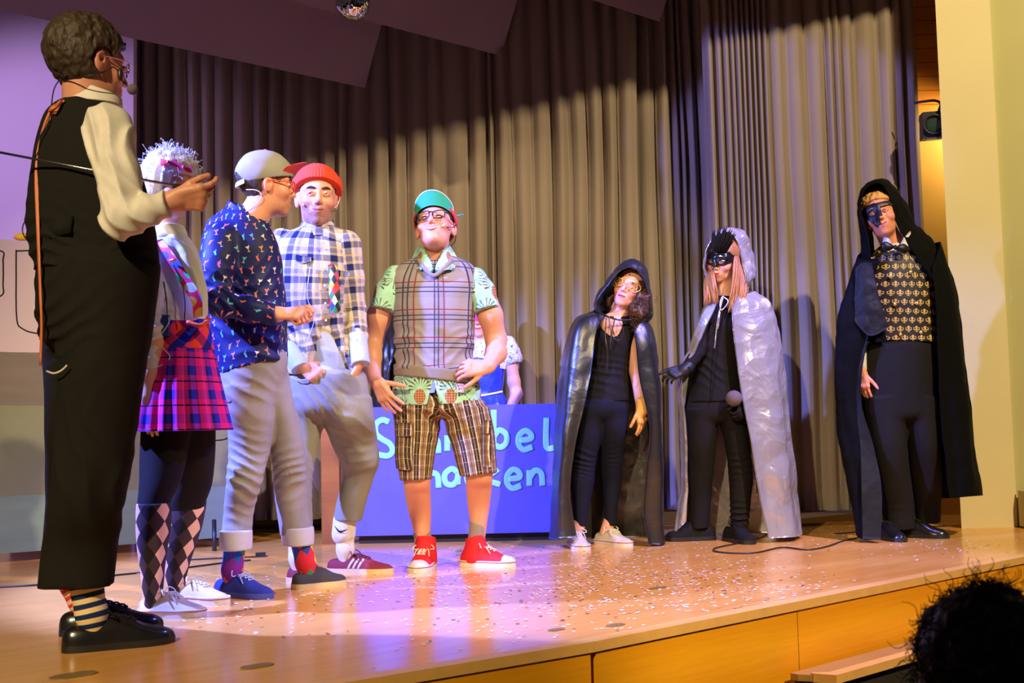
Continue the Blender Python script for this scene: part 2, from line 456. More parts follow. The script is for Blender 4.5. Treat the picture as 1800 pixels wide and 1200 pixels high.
def plaid_skirt():
    t = T('magenta and blue plaid skirt', .8, spec=.2); u, v = t.uv(); s = .082
    q = (u/s).fract(); p = (v/.085).fract()
    c = t.mix(q.band(0, .36), sr(235, 30, 130), sr(30, 40, 190)); c = t.mix(q.band(.36, .46), c, sr(90, 20, 130)); c = t.mix(q.band(.05, .11), c, sr(12, 12, 50))
    r = t.mix(p.band(0, .4), sr(235, 30, 130), sr(50, 30, 160)); c = t.mix(.38, c, r); c = t.mix(p.band(.62, .68), c, sr(25, 15, 70)); c = t.mix(q.band(.78, .81)*.7, c, sr(250, 90, 170)); t.base(c); return t.m
M['plaid_skirt'] = plaid_skirt()
def plaid_yoke():
    t = T('diagonal plaid yoke', .8, spec=.2); u0, v0 = t.uv(); u = (u0+v0)*.7; v = (v0-u0)*.7; q = (u/.085).fract(); p = (v/.085).fract()
    c = t.mix(q.band(0, .4), sr(240, 50, 120), sr(30, 40, 200)); c = t.mix(p.band(.5, .95)*.6, c, sr(35, 15, 60)); c = t.mix(p.band(0, .3)*q.band(.5, 1.), c, sr(240, 70, 30)); t.base(c); return t.m
M['plaid_yoke'] = plaid_yoke()
def knitvest():
    t = T('grey argyle line knit', .9, spec=.15); u, v = t.uv(); s = .145
    q = ((u+.02)/s).fract(); p = (v/.125).fract(); n = t.noise(500, 2)
    c = t.mix(n, sr(140, 132, 134), sr(176, 168, 170)); c = t.mix((p.band(.0, .5)+q.band(.2, .6))*.18, c, sr(110, 104, 112))
    L = lambda x, a: x.band(a, a+.04)
    nav = (L(q, .20)+L(q, .34)+L(p, .20)+L(p, .36)).clamp(); red = (L(q, .52)+L(p, .56)).clamp()
    c = t.mix(nav*.85, c, sr(32, 32, 62)); c = t.mix(red*.85, c, sr(140, 28, 36)); t.base(c); t.bump(n, .3, .002); return t.m
M['knit_vest'] = knitvest()
M['knit_rib'] = plain('taupe rib knit', sr(140, 128, 116), .9, bump=.4, bs=300)
def hawaii():
    t = T('mint pineapple print shirt', .6, spec=.3); u, v = t.uv(); s = .15
    r = (v/s).floor(); uu = u/s+(r*.5).fract(); cx = uu.floor(); x = uu.fract()-.5; y = (v/s).fract()-.5; k = t.rand(cx, r)
    x = x+(k-.5)*.2; n = t.noise(60, 2)
    el = (x*x*14+(y+.12)*(y+.12)*7.5).sqrt(); fruit = el < .62
    dia = (((x+y)*42).sin()*((x-y)*42).sin()); fc = t.mix(dia > .1, sr(150, 92, 60), sr(206, 150, 110))
    ang = (y-.12).atan2(x); rad = (x*x+(y-.12)*(y-.12)).sqrt(); leaf = ((ang*17+n*5).sin()*.5+.5) > .5; lf = leaf*(rad < .34)*(y > .05)
    bg_ = t.mix(n, sr(158, 214, 186), sr(178, 228, 204)); c = t.mix(fruit, bg_, fc); c = t.mix(lf*(rad*4-.1).clamp(), c, t.mix(n, sr(46, 52, 44), sr(120, 110, 70)))
    x2 = (uu+.5).fract()-.5; y2 = (v/s+.5).fract()-.5; a2 = y2.atan2(x2); r2 = (x2*x2+y2*y2).sqrt(); l2 = (((a2*15+k*9+n*5).sin()) > .25)*(r2 < .32)*(r2 > .04)*(1-fruit)
    c = t.mix(l2*.8, c, sr(84, 96, 78)); t.base(c); return t.m
M['hawaii'] = hawaii()
def shortsmat():
    t = T('brown striped plaid cotton', .85, spec=.2); u, v = t.uv(); s = .062; q = (u/s).fract(); p = (v/.05).fract()
    c = t.mix(q.band(0, .42), sr(150, 118, 88), sr(62, 48, 42)); c = t.mix(q.band(.42, .49)+q.band(.93, 1.0), c, sr(228, 212, 184)); c = t.mix(q.band(.66, .70), c, sr(40, 34, 44)); c = t.mix(q.band(.18, .22), c, sr(190, 160, 120))
    c = t.mix((p.band(.0, .30))*.35, c, sr(96, 74, 58)); c = t.mix(p.band(.48, .53)*.4, c, sr(210, 190, 160)); t.base(c); t.bump(t.noise(300, 2), .1, .001); return t.m
M['shorts'] = shortsmat()
def goldvest():
    t = T('black vest with gold motifs', .5, spec=.3); u, v = t.uv(); s = .047
    r = (v/s).floor(); uu = u/s+(r*.5).fract(); x = uu.fract()-.5; y = (v/s).fract()-.5; ax = x.abs()
    c1 = ((x*x+(y-.16)*(y-.16)) < .022); st = (ax < .05)*y.band(-.36, .1); bowl = (((ax-.2)*(ax-.2)*1.4+(y+.0)*(y+.0)).sqrt()-.17).abs() < .055; bowl = bowl*(y < .14); foot = (ax < .14)*y.band(-.38, -.30)
    m = (c1+st+bowl+foot).clamp(); n = t.noise(400, 2); t.base(t.mix(m, t.mix(n, (.012, .010, .008), (.03, .026, .02)), t.mix(n, sr(170, 128, 50), sr(236, 200, 110)))); return t.m
M['gold_vest'] = goldvest()
def stripes(name, cols, per):
    t = T(name, .85, spec=.2); u, v = t.uv(); q = (v/per).fract(); c = t.mix(q > .5, cols[0], cols[1]); t.base(c); t.bump(t.noise(300, 2), .2, .001); return t.m
M['sock_stripe'] = stripes('navy and cream striped sock', (sr(232, 206, 150), sr(24, 46, 92)), .030)
M['sock_redstripe'] = stripes('red and white striped sock', (sr(220, 60, 40), sr(230, 200, 180)), .026)
def argyle(name, cols, su, sv, line):
    t = T(name, .85, spec=.2); u, v = t.uv(); a = (u/su+v/sv); b = (v/sv-u/su); i = a.floor(); j = b.floor(); k = t.rand(i, j, 2.0)
    par = ((i+j)*.5).fract() > .25
    if len(cols) == 3: c = t.mix(par, cols[0], cols[1]); c = t.mix(((i-j)*.25).fract().band(.4, .6)*(1-par), c, cols[2])
    else:
        c = cols[0]
        for n_, q in enumerate(cols[1:]): c = t.mix(k > (n_+1)/len(cols), c, q)
    t.base(c); t.bump(t.noise(300, 2), .2, .001); return t.m
M['sock_argyle_dark'] = argyle('dark argyle knee sock', [sr(30, 24, 32), sr(62, 46, 50), sr(226, 178, 148)], .052, .075, None)
M['sock_colour'] = argyle('bright diamond sock', [sr(30, 70, 170), sr(40, 170, 110), sr(230, 110, 30), sr(34, 90, 190), sr(120, 40, 140)], .05, .055, None)
M['sock_colour_b'] = argyle('bright yellow red green diamond sock', [sr(220, 50, 50), sr(40, 160, 100), sr(236, 200, 50), sr(44, 80, 160), sr(214, 50, 60)], .05, .055, None)
def dots():
    t = T('magenta scarf with bright dots', .6); u, v = t.uv(); s = .05; r = (v/s).floor(); uu = u/s+(r*.5).fract(); x = uu.fract()-.5; y = (v/s).fract()-.5; k = t.rand(uu.floor(), r)
    d = (x*x+y*y).sqrt() < .40; c = t.mix(k > .3, sr(40, 190, 140), sr(60, 80, 200)); c = t.mix(k > .55, c, sr(240, 170, 90)); c = t.mix(k > .8, c, sr(200, 225, 225)); t.base(t.mix(d, sr(230, 30, 110), c)); return t.m
M['dots'] = dots()
def harlequin():
    t = T('harlequin print scarf', .6); u, v = t.uv(); i = (u/.025+v/.045).floor(); j = (v/.045-u/.025).floor(); k = t.rand(i, j)
    c = sr(20, 20, 24)
    for th, q in ((.25, sr(210, 40, 36)), (.45, sr(240, 235, 225)), (.6, sr(40, 130, 80)), (.75, sr(40, 60, 150)), (.88, sr(230, 190, 60))): c = t.mix(k > th, c, q)
    t.base(c); return t.m
M['harlequin'] = harlequin()
def hairmat(name, a, b, rough=.45, sc=(160, 160, 12)):
    t = T(name, rough, spec=.4); x, y, z = t.xyz(); n = t.noise(1, 3, t.vec(x*sc[0], y*sc[1], z*sc[2])); n2 = t.noise(14, 3)
    t.base(t.mix(n*.6+n2*.4, a, b)); t.bump(n, .6, .006); return t.m
M['hair_brown'] = hairmat('dark brown hair', (.012, .007, .004), (.085, .05, .025), .6, (110, 110, 40))
M['hair_grey'] = hairmat('silver wig hair', (.42, .40, .46), (.8, .78, .84))
M['hair_ginger'] = hairmat('strawberry blond hair', sr(128, 70, 30), sr(206, 140, 78), sc=(130, 130, 8))
M['hair_blond'] = hairmat('pale blond hair', sr(190, 160, 120), sr(236, 214, 176), sc=(130, 130, 8))
M['hair_fair'] = hairmat('short ginger blond hair', sr(196, 128, 50), sr(240, 190, 110), sc=(60, 60, 140))
M['hair_auburn'] = hairmat('auburn curls', (.03, .012, .006), (.14, .06, .03))
M['hair_black'] = hairmat('black curls', (.006, .004, .004), (.03, .018, .014))
def satin(name, a, b, rough=.28, bs=11, bst=.5, metal=0., bd=.03):
    t = T(name, rough, metal, spec=.7, sheen=.0); n = t.noise(4, 3); n2 = t.noise(bs, 3, None, .5, 1.2)
    vo = t.node('ShaderNodeTexVoronoi', feature='F1'); vo.inputs['Scale'].default_value = bs*1.5; t.link(t.node('ShaderNodeTexCoord').outputs['Object'], vo.inputs['Vector']); n2 = n2*.6+X(t.nt, vo.outputs['Distance'])*.5
    t.base(t.mix(n, a, b)); t.bump(n2, bst, bd); return t.m
M['silver_satin'] = satin('silver satin', (.44, .42, .45), (.58, .56, .59), .27, 6, .55, .5, .05)
M['black_shiny'] = satin('shiny black satin', (.007, .007, .008), (.018, .018, .017), .36, 5, .45)
M['black_shiny'].node_tree.nodes['Principled BSDF'].inputs['Specular IOR Level'].default_value = 1.0
M['black_lining'] = satin('dull black lining', (.006, .006, .0045), (.012, .012, .009), .6, 7, .3)
M['black_lining'].node_tree.nodes['Principled BSDF'].inputs['Specular IOR Level'].default_value = .2
M['velvet'] = plain('black velvet', (.0025, .0025, .0025), .9, spec=.12, var=.3, bump=.3, bs=20, bd=.01)
M['blouse_white'] = satin('white satin blouse', (.62, .60, .62), (.74, .72, .74), .45, 8, .3)
M['navy_legging'] = plain('navy leggings', (.007, .008, .024), .85, spec=.2, bump=.1, bs=400)
M['tights'] = plain('dark plum tights', (.010, .006, .008), .85, spec=.2, bump=.15, bs=500)
M['red_knit'] = plain('orange red knit', (.75, .055, .018), .9, bump=.5, bs=220)
M['cap_grey'] = plain('grey cap cotton', sr(146, 142, 132), .8, bump=.1, bs=300)
M['cap_red'] = plain('red cap brim', (.62, .045, .06), .75, bump=.1, bs=300)
M['cap_green'] = plain('green cap underbrim', (.01, .36, .18), .7, var=.06)
M['cap_pale'] = plain('pale cap edge', sr(220, 220, 190), .7)
M['cap_blue'] = plain('sky blue button', sr(60, 170, 225), .6)
M['canvas_red'] = plain('red canvas', (.70, .012, .022), .75, bump=.15, bs=400)
M['canvas_white'] = plain('white canvas', sr(206, 194, 182), .75, bump=.15, bs=400)
M['suede_blue'] = plain('blue suede', (.02, .035, .30), .85, bump=.2, bs=300)
M['suede_grey'] = plain('charcoal suede', (.045, .042, .045), .85, bump=.2, bs=300)
M['suede_maroon'] = plain('maroon suede', (.20, .012, .024), .8, bump=.2, bs=300)
M['suede_rust'] = plain('rust suede', (.42, .06, .03), .8, bump=.2, bs=300)
M['sole_cream'] = plain('cream gum sole', sr(214, 190, 140), .6)
M['sole_blue'] = plain('blue sole', (.06, .08, .4), .6)
M['sole_black'] = plain('black sole', (.012, .012, .012), .5)
M['sock_white'] = plain('white rib sock', (.75, .74, .7), .9, bump=.4, bs=160)
M['sock_grey'] = plain('grey sock', sr(150, 138, 130), .9, bump=.3, bs=300)
M['tshirt_blue'] = plain('pale blue cotton', sr(176, 190, 222), .8, bump=.1, bs=250)
M['orange'] = plain('orange frame', (.8, .09, .02), .4)
M['ribbon'] = plain('orange ribbon', sr(206, 110, 60), .5, var=.3, vs=14)
M['pink'] = plain('hot pink ribbon', (.85, .04, .16), .5)
M['mint_btn'] = plain('pale button', (.7, .7, .65), .4)
M['dirndl'] = satin('royal blue dirndl velvet', (.01, .03, .5), (.02, .06, .75), .4, 14, .3)
def lace_mat():
    t = T('white lace blouse with blue pattern', .7); n = t.noise(95, 3, None, .6, 1.5); t.base(t.mix((n > .56)*1.0, sr(225, 225, 235), sr(50, 70, 150))); return t.m
M['lace'] = lace_mat()
M['mask_pink'] = plain('pink sequin mask', (.75, .02, .22), .3, var=.5, vs=160)
M['glove_gold'] = plain('beige glove', sr(226, 170, 100), .6)
M['foam_pink'] = plain('mauve foam windscreen', (.13, .10, .12), .95, bump=.5, bs=300)
# ------------------------------------------------------------------ the stage
Wd = np.array([.755, .656, 0]); Ad = np.array([.656, -.755, 0])      # along the stage edge / towards the hall
edge = [G(1040, 1128), G(1400, 1057), G(1800, 978)]
e0 = G(600, 1200); left_dir = nrm(e0-edge[0])
stage_edge = [edge[0]+left_dir*3.2, e0, edge[0], edge[1], edge[2], edge[2]+nrm(edge[2]-edge[1])*2.5]
def floormat():
    t = T('lacquered stage wood', .35, spec=.25, coat=.38); t.b.inputs['Coat Roughness'].default_value = .16
    x, y, z = t.xyz(); u = x*.755+y*.656; v = x*-.656+y*.755
    n1 = t.noise(1, 5, t.vec(u*1.2, v*16), .6); n2 = t.noise(1, 3, t.vec(u*.5, v*1.3)); n3 = t.noise(1, 4, t.vec(u*4, v*60))
    c = t.mix(n1, sr(212, 134, 46), sr(250, 192, 100)); c = t.mix(n2*.5, c, sr(232, 166, 80)); c = t.mix((n3*1.6-.75).clamp()*.5, c, sr(150, 92, 38))
    t.base(c); t.bump(n1+n3*.4, .06, .004)
    r = (n2*.12+.2); t.link(r.v, t.b.inputs['Roughness'])
    return t.m
M['floor'] = floormat()
def grain(name, a, b, ru=1.2, rv=14, rough=.45, wd=Wd):
    t = T(name, rough, spec=.4); x, y, z = t.xyz(); u = x*float(wd[0])+y*float(wd[1])
    w_ = t.noise(1, 3, t.vec(u*.9, z*2.2)); n = ((z*26+w_*9).sin()*.5+.5); n2 = t.noise(1, 4, t.vec(u*3, z*90))
    t.base(t.mix(n*.35+n2*.55, a, b)); t.bump(n2, .06, .003); return t.m
M['fascia'] = grain('golden plywood', sr(214, 132, 6), sr(250, 178, 22))
M['step_top'] = grain('worn step wood', sr(150, 110, 48), sr(190, 145, 70))
M['step_dark'] = plain('dark step riser', (.02, .014, .008), .7)
M['nosing'] = plain('pale edge wood', sr(222, 168, 88), .4, var=.15, vs=20)
M['hallfloor'] = plain('dark hall floor', (.03, .02, .014), .5)
fl = stage_edge+[np.array([7.5, 9.2, 0]), np.array([-6.5, 9.2, 0])]
V, F = prism([p-np.array([0, 0, .03]) for p in fl], fl)
tag(obj('floor', V, F, M['floor'], smooth=False), 'polished wooden stage floor with confetti', 'floor', kind='structure')
V, F = box((1.5, -2, -1.06), (18, 16, .1)); tag(obj('floor_hall', V, F, M['hallfloor'], smooth=False), 'dark hall floor below the stage', 'floor', kind='structure')
# fascia: panels in front of a dark carcass, with a pale nosing strip
fas = empty('wall_stage_front', edge[0]-np.array([0, 0, 1.0]), 'golden plywood stage front with pale nosing', 'wall'); fas['kind'] = 'structure'
def off(p, a, z): return p+np.array([Ad[0]*a, Ad[1]*a, z])
for (a, b) in ((stage_edge[0], edge[0]-Wd*.006), (edge[0]+Wd*.016, edge[1]), (edge[1]+Wd*.004, edge[2]), (edge[2]+Wd*.004, stage_edge[5])):
    bt = [off(a, -.03, -1.0), off(a, .0, -1.0), off(b, 0, -1.0), off(b, -.03, -1.0)]
    V, F = prism(bt, [p+np.array([0, 0, .972]) for p in bt]); obj('panel', V, F, M['fascia'], fas, False)
mb = MB()
for i in range(5):
    a, b = stage_edge[i], stage_edge[i+1]; bt = [off(a, -.05, -.029), off(a, .006, -.029), off(b, .006, -.029), off(b, -.05, -.029)]
    mb.add(*prism(bt, [p+np.array([0, 0, .0305]) for p in bt]))
mb.build('nosing', M['nosing'], fas, False)
mb = MB()
for i in range(5):
    a, b = stage_edge[i], stage_edge[i+1]; bt = [off(a, -.10, -1.0), off(a, -.04, -1.0), off(b, -.04, -1.0), off(b, -.10, -1.0)]
    mb.add(*prism(bt, [p+np.array([0, 0, .96]) for p in bt]))
mb.build('carcass', M['step_dark'], fas, False)
# steps in front of the stage
s0 = G(1372, 1178, -.225); sd = nrm(edge[2]-edge[1])
s0 = s0+np.array([sd[1], -sd[0], 0])*.04
st = empty('stage_step', s0*[1, 1, 0]+np.array([0, 0, -1.01]), 'low wooden step against the stage front', 'step')
def sp(a, b, z): return np.array([s0[0], s0[1], 0])+sd*a+np.array([sd[1], -sd[0], 0])*b+np.array([0, 0, z])
pr = [sp(0, 0, 0), sp(0, .03, 0), sp(.06, .13, 0), sp(1.6, .13, 0), sp(1.6, 0, 0)]
up = lambda L, z: [p+np.array([0, 0, z]) for p in L]
V, F = prism(up(pr, -.25), up(pr, -.228)); obj('tread', V, F, M['step_top'], st, False)
pn = [sp(.03, .06, 0), sp(.025, .075, 0), sp(.055, .145, 0), sp(1.6, .145, 0), sp(1.6, .10, 0), sp(.08, .10, 0)]
V, F = prism(up(pn, -.252), up(pn, -.222)); obj('nosing', V, F, M['nosing'], st, False)
pb = [sp(.01, .01, 0), sp(.01, .03, 0), sp(.065, .125, 0), sp(1.6, .125, 0), sp(1.6, .01, 0)]
V, F = prism(up(pb, -1.01), up(pb, -.25)); obj('riser', V, F, M['step_dark'], st, False)
# ------------------------------------------------------------------ curtains
def curtmat(name, c):
    t = T(name, .95, spec=.1); n = t.noise(400, 2); n2 = t.noise(3, 3)
    t.base(t.mix(n*.6+n2*.4, tuple(x*.75 for x in c), tuple(x*1.25 for x in c))); t.bump(n, .25, .002); return t.m
M['curtain'] = curtmat('grey brown stage curtain', sr(140, 126, 112))
def curtain(name, xs, depth, z0, z1, label, amp=.12, seed=1, wob=.012):
    r = np.random.default_rng(seed); pts = []; dark = []
    for i in range(len(xs)-1):
        a, b = xs[i], xs[i+1]; n = 9; fw = r.uniform(.6, 1.1); sk = r.uniform(-.25, .25); sub = r.uniform(0, .35) if b-a > 28 else 0
        for k in range(n):
            t = k/n; q = (.5-.5*cos(2*pi*t)); d = (1-q**.24)
            x = a+(b-a)*(t+.08*sin(2*pi*t))
            dd = amp*fw*d-sk*.02*sin(pi*t)+sub*.03*(1-cos(6*pi*t))*.5*(q > .3)
            pts.append((x, dd))
    pts.append((xs[-1], amp*.6)); pts = np.array(pts)
    nv = 26; rows = []
    for j in range(nv):
        z = z1+(z0-z1)*j/(nv-1); row = []
        for i, (x, dd) in enumerate(pts):
            dp = depth(x); c = P(x, 600, dp); nz = vnoise(np.array([[c[0]*5, z*.9, seed]]))[0]; n2 = vnoise(np.array([[c[0]*9, z*1.7, seed+5]]))[0]
            k = .85+.3*j/(nv-1)
            row.append([c[0]+wob*nz, dp+dd*k+wob*1.2*n2, z])
        rows.append(row)
    V, F, uv = gridmesh(np.array(rows)[:, ::1], .006)
    o = obj(name, V, F, M['curtain'], uv=uv); return tag(o, label, 'curtain')
lx = [40]
while lx[-1] < 585: lx.append(lx[-1]+random.uniform(24, 38))
mid = lx+[612, 651, 686, 719, 756, 785, 828, 863, 874, 906, 943, 978, 1009, 1040, 1069, 1097, 1134]
curtain('stage_curtain', mid, lambda x: 7.1, .085, 3.9, 'long dark grey pleated stage curtain across the back behind the performers', seed=2)
curtain('stage_curtain', [1134, 1165, 1194, 1207, 1217, 1241, 1262], lambda x: 7.28, .085, 3.9, 'narrow grey curtain panel set back between the two wide stage curtains', seed=3)
curtain('stage_curtain', [1259, 1276, 1291, 1303, 1313, 1322, 1331, 1340, 1349, 1359, 1370, 1404, 1440, 1473, 1487, 1501, 1528, 1570, 1598, 1615, 1640], lambda x: 6.85+.00045*(x-1262), .085, 3.9,
        'lighter grey pleated side curtain behind the caped man and the pillar', amp=.10, seed=5)
# skirting board that catches the light under the curtain, back wall
M['wall_dark'] = plain('dark plaster', (.03, .027, .026), .9)
M['skirt'] = plain('varnished skirting', sr(150, 130, 30), .5)
V, F = box((0, 8.6, 1.8), (15, .1, 4)); tag(obj('wall_back', V, F, M['wall_dark'], smooth=False), 'dark back wall behind the curtains', 'wall', kind='structure')
a = P(1100, 900, 7.5); b = P(1330, 900, 7.5)
V, F = box(((a[0]+b[0])/2, 7.2, .04), (b[0]-a[0], .02, .075)); tag(obj('baseboard_back', V, F, M['skirt'], smooth=False), 'yellow lit skirting board under the curtain', 'skirting', kind='structure')
# ------------------------------------------------------------------ saw-tooth ceiling
M['ceil'] = plain('mauve grey ceiling panel', sr(150, 128, 138), .9, var=.06, vs=4)
tips = [P(630, 152, 7.1), P(870, 95, 7.1), P(1150, 35, 7.1)]
ce = empty('ceiling', tips[1]+np.array([0, 0, .8]), 'mauve grey saw-tooth ceiling baffles above the stage', 'ceiling'); ce['kind'] = 'structure'
sp_ = .57
for k, tpt in enumerate(tips):
    a = tpt-Wd*6; b = tpt+Wd*(.05 if k < 3 else 3)
    a2 = a+Ad*.54+np.array([0, 0, 1.0]); b2 = b+Ad*.54+np.array([0, 0, 1.0])
    n = np.array([-Ad[0]*.02, -Ad[1]*.02, .01])
    V, F = prism([a, b, b2, a2], [a+n, b+n, b2+n, a2+n]); obj('panel', V, F, M['ceil'], ce, False)
V, F = box((0, 5.5, 5.6), (16, 14, .1)); obj('roof', V, F, M['wall_dark'], ce, False)
# proscenium header above the stage edge
h0 = edge[0]-Wd*6; h1 = edge[0]+Wd*7; M['cream_wall'] = plain('cream painted wall', sr(214, 200, 150), .8, var=.05, vs=3)
bt = [off(h0, 0, 3.72), off(h0, .2, 3.72), off(h1, .2, 3.72), off(h1, 0, 3.72)]
V, F = prism(bt, up(bt, 1.9)); tag(obj('wall_header', V, F, M['cream_wall'], smooth=False), 'cream wall above the stage opening', 'wall', kind='structure')
# ------------------------------------------------------------------ right hand side: pillar, wall, lamp
pl0 = P(1690, 925, 6.55)[0]; pl1 = P(1789, 924, 6.55)[0]
V, F = prism([(pl0, 6.55, 0), (pl1, 6.55, 0), (pl1+.13, 6.83, 0), (pl0+.13, 6.83, 0)], [(pl0, 6.55, 4.6), (pl1, 6.55, 4.6), (pl1+.13, 6.83, 4.6), (pl0+.13, 6.83, 4.6)])
tag(obj('wall_pillar', V, F, M['cream_wall'], smooth=False), 'tall cream painted pillar beside the side curtain', 'pillar', kind='structure')
M['green_wall'] = plain('olive cream wall', sr(186, 180, 122), .85, var=.05, vs=3)
V, F = prism([(pl1-.004, 6.58, 0), (pl1+1.6, 6.0, 0), (pl1+1.6, 6.2, 0), (pl1-.004, 6.78, 0)], [(pl1-.004, 6.58, 4.6), (pl1+1.6, 6.0, 4.6), (pl1+1.6, 6.2, 4.6), (pl1-.004, 6.78, 4.6)])
tag(obj('wall_right', V, F, M['green_wall'], smooth=False), 'olive cream wall at the end of the stage', 'wall', kind='structure')
a = P(1797, 905, 6.5); V, F = box((a[0]+.09, 6.47, .11), (.2, .1, .2)); tag(obj('trim_1', V, F, M['green_wall'], smooth=False), 'low grey cream wall box at the foot of the end wall', 'trim', kind='structure')
M['ochre'] = plain('ochre side wall', sr(200, 150, 50), .7, var=.1, vs=5)
V, F = box((P(1670, 500, 7.45)[0], 7.5, 1.3), (.5, .06, 2.6)); tag(obj('wall_side', V, F, M['ochre'], smooth=False), 'ochre wall strip between curtain and pillar', 'wall', kind='structure')
wp = empty('wall_planks', (P(1660, 0, 7.4)[0], 7.46, 2.75), 'warm wooden plank cladding above the spotlight', 'wall'); wp['kind'] = 'structure'
M['plank'] = grain('orange pine plank', sr(196, 118, 30), sr(226, 150, 52), wd=np.array([1., 0, 0]))
for k in range(9):
    V, F = box((P(1660, 0, 7.4)[0], 7.44, 2.66+k*.095), (.5, .03, .09)); obj('plank', V, F, M['plank'], wp, False)
# spotlight
lp = P(1641, 219, 6.62); lamp = empty('stage_spotlight', lp, 'black stage spotlight mounted beside the cream pillar', 'spotlight')
fd = nrm(np.array([-.25, -1, -.15])); sd_ = nrm(np.cross(fd, [0, 0, 1])); ud = np.cross(sd_, fd)
V, F = box(lp+fd*-.09, (.12, .2, .155), ax=[sd_, fd, ud]); obj('housing', V, F, M['black_plastic'], lamp, False)
V, F = lathe(lp+fd*.005, [(.052, 0), (.06, 0), (.06, .03), (.052, .03), (.05, .005)], fd, 24); obj('lens_ring', V, F, M['black_plastic'], lamp)
M['lens'] = plain('dark lens glass', (.03, .05, .03), .08, spec=.8, coat=1)
V, F = ellipsoid(lp+fd*.008, (.05, .012, .05), [sd_, fd, ud]); obj('lens', V, F, M['lens'], lamp)
V, F = tube([lp+ud*.075-sd_*.03, lp+ud*.12-sd_*.045-fd*.02, lp+ud*.145-sd_*.02-fd*.05, lp+ud*.15+sd_*.03-fd*.08, lp+ud*.15+sd_*.09-fd*.12], .008, 6, 16); obj('bracket', V, F, M['black_plastic'], lamp)
V, F = box(lp-ud*.083+fd*.0, (.09, .05, .012), ax=[sd_, fd, ud]); obj('colour_frame', V, F, M['metal'], lamp, False)
# ------------------------------------------------------------------ left: lit screen wall and painted scenery
M['screen'] = plain('white painted wall', sr(225, 205, 225), .85, var=.05, vs=2)
r_ = P(232, 300, 6.75)[0]
V, F = box((r_-1.7, 6.8, 1.9), (3.4, .06, 3.8)); tag(obj('wall_left', V, F, M['screen'], smooth=False), 'pale lilac lit wall behind the painted scenery', 'wall', kind='structure')
def scenemat():
    t = T('painted scenery', .75); x, y, z = t.xyz(); n = t.noise(3, 4); n2 = t.noise(1, 4, t.vec(x*3, z*14))
    white = sr(190, 172, 180); road = t.mix(n2, sr(98, 90, 84), sr(122, 112, 102)); grn = t.mix(t.noise(2, 4, None, .6, 1.), sr(92, 98, 78), sr(142, 144, 118)); teal = t.mix(n2, sr(92, 126, 116), sr(136, 152, 138))
    c = t.mix((z+n*.03-.02) < 1.06, white, road); c = t.mix((z+n*.06) < .82, c, grn); c = t.mix((z+n*.08) < .37, c, teal)
    t.base(c); return t.m
M['scenery'] = scenemat()
bL = G(-160, 1003); bR = G(412, 948); bL[2] = bR[2] = .05
bl = np.array([-2.95, 5.55, .05]); br = P(411, 945, 6.45); br[2] = .05
bd = br-bl; bd[2] = 0; Lb = np.linalg.norm(bd); bd /= Lb; bn = np.array([bd[1], -bd[0], 0])
pb = empty('painted_scenery', bl*.5+br*.5-np.array([0, 0, .05]), 'white painted scenery board with drawn van windows and green ground', 'scenery')
prof = [(0, .0), (Lb, .0), (Lb, .62), (Lb-.1, .72), (Lb-.34, .80), (Lb-.62, 1.1), (Lb-.8, 1.58), (0, 1.60)]
f_ = lambda L, o: [bl+bd*a+np.array([0, 0, b])+bn*o for a, b in L]
V, F = prism(f_(prof, 0), f_(prof, .02)); V = np.array(V); obj('panel', V, F, M['scenery'], pb, False)
def draw(pts, r=.0035):
    q = catmull([bl+bd*a+np.array([0, 0, b])+bn*.0205 for a, b in pts], 40); return tube(q, r, 5)
def onb(px, py):   # picture point -> board coordinates
    r = ray(px, py); t = np.dot(bl-CAM, bn)/np.dot(r, bn); q = CAM+r*t-bl; return (np.dot(q, bd), q[2])
for quad in ([(27, 440), (27, 480), (28, 560), (38, 578), (62, 586), (100, 586), (120, 560), (120, 450), (100, 440), (60, 441), (27, 442)], [(-60, 445), (0, 442), (4, 460), (4, 500), (1, 520), (-40, 530)], [(372, 718), (398, 722), (402, 740), (400, 765), (392, 772), (372, 774)]):
    V, F = draw([onb(*q) for q in quad]); obj('drawn_line', V, F, M['black_cloth'], pb)
for px, py in ((236, 958), (366, 948)):
    g = G(px, py+22); V, F = tube([g+np.array([.02, .05, .0]), g+np.array([-.0, .12, .16])], .012, 6); obj('foot', V, F, M['black_plastic'], pb)
for px, c, w_, cn in ((40, sr(220, 170, 40), .05, 'yellow'), (62, sr(210, 90, 60), .035, 'red')):
    q = P(px, 418, 5.85); a_, b_ = onb(px, 420); q = bl+bd*a_+np.array([0, 0, 1.60])+bn*.01
    V, F = ellipsoid(q+np.array([0, 0, .012]), (w_, .02, .02)); tag(obj('fabric_scrap', V, F, plain(cn+' scrap', c)), 'small '+cn+' cloth scrap on top of the painted scenery board', 'cloth')
# ------------------------------------------------------------------ blue sign board, table behind it
def signmat():
    t = T('blue painted board', .45, spec=.4); n = t.noise(3, 3); t.base(t.mix(n, sr(96, 92, 236), sr(116, 112, 250))); return t.m
M['sign'] = signmat(); M['sign_paint'] = plain('pale cyan brush paint', sr(150, 235, 250), .6, var=.05)
DB = 6.36
sb0 = P(622, 957, DB); sb1 = P(990, 938, DB); zt = .755
sg = empty('sign_board', ((sb0[0]+sb1[0])/2, DB, 0), 'blue painted sign board with pale cyan hand lettering', 'sign')
V, F = box(((sb0[0]+sb1[0])/2, DB+.011, (.045+zt)/2), (sb1[0]-sb0[0], .02, zt-.045)); obj('panel', V, F, M['sign'], sg, False)
V, F = box(((sb0[0]+sb1[0])/2, DB+.05, .022), (sb1[0]-sb0[0]-.05, .04, .044)); obj('base_rail', V, F, M['step_dark'], sg, False)
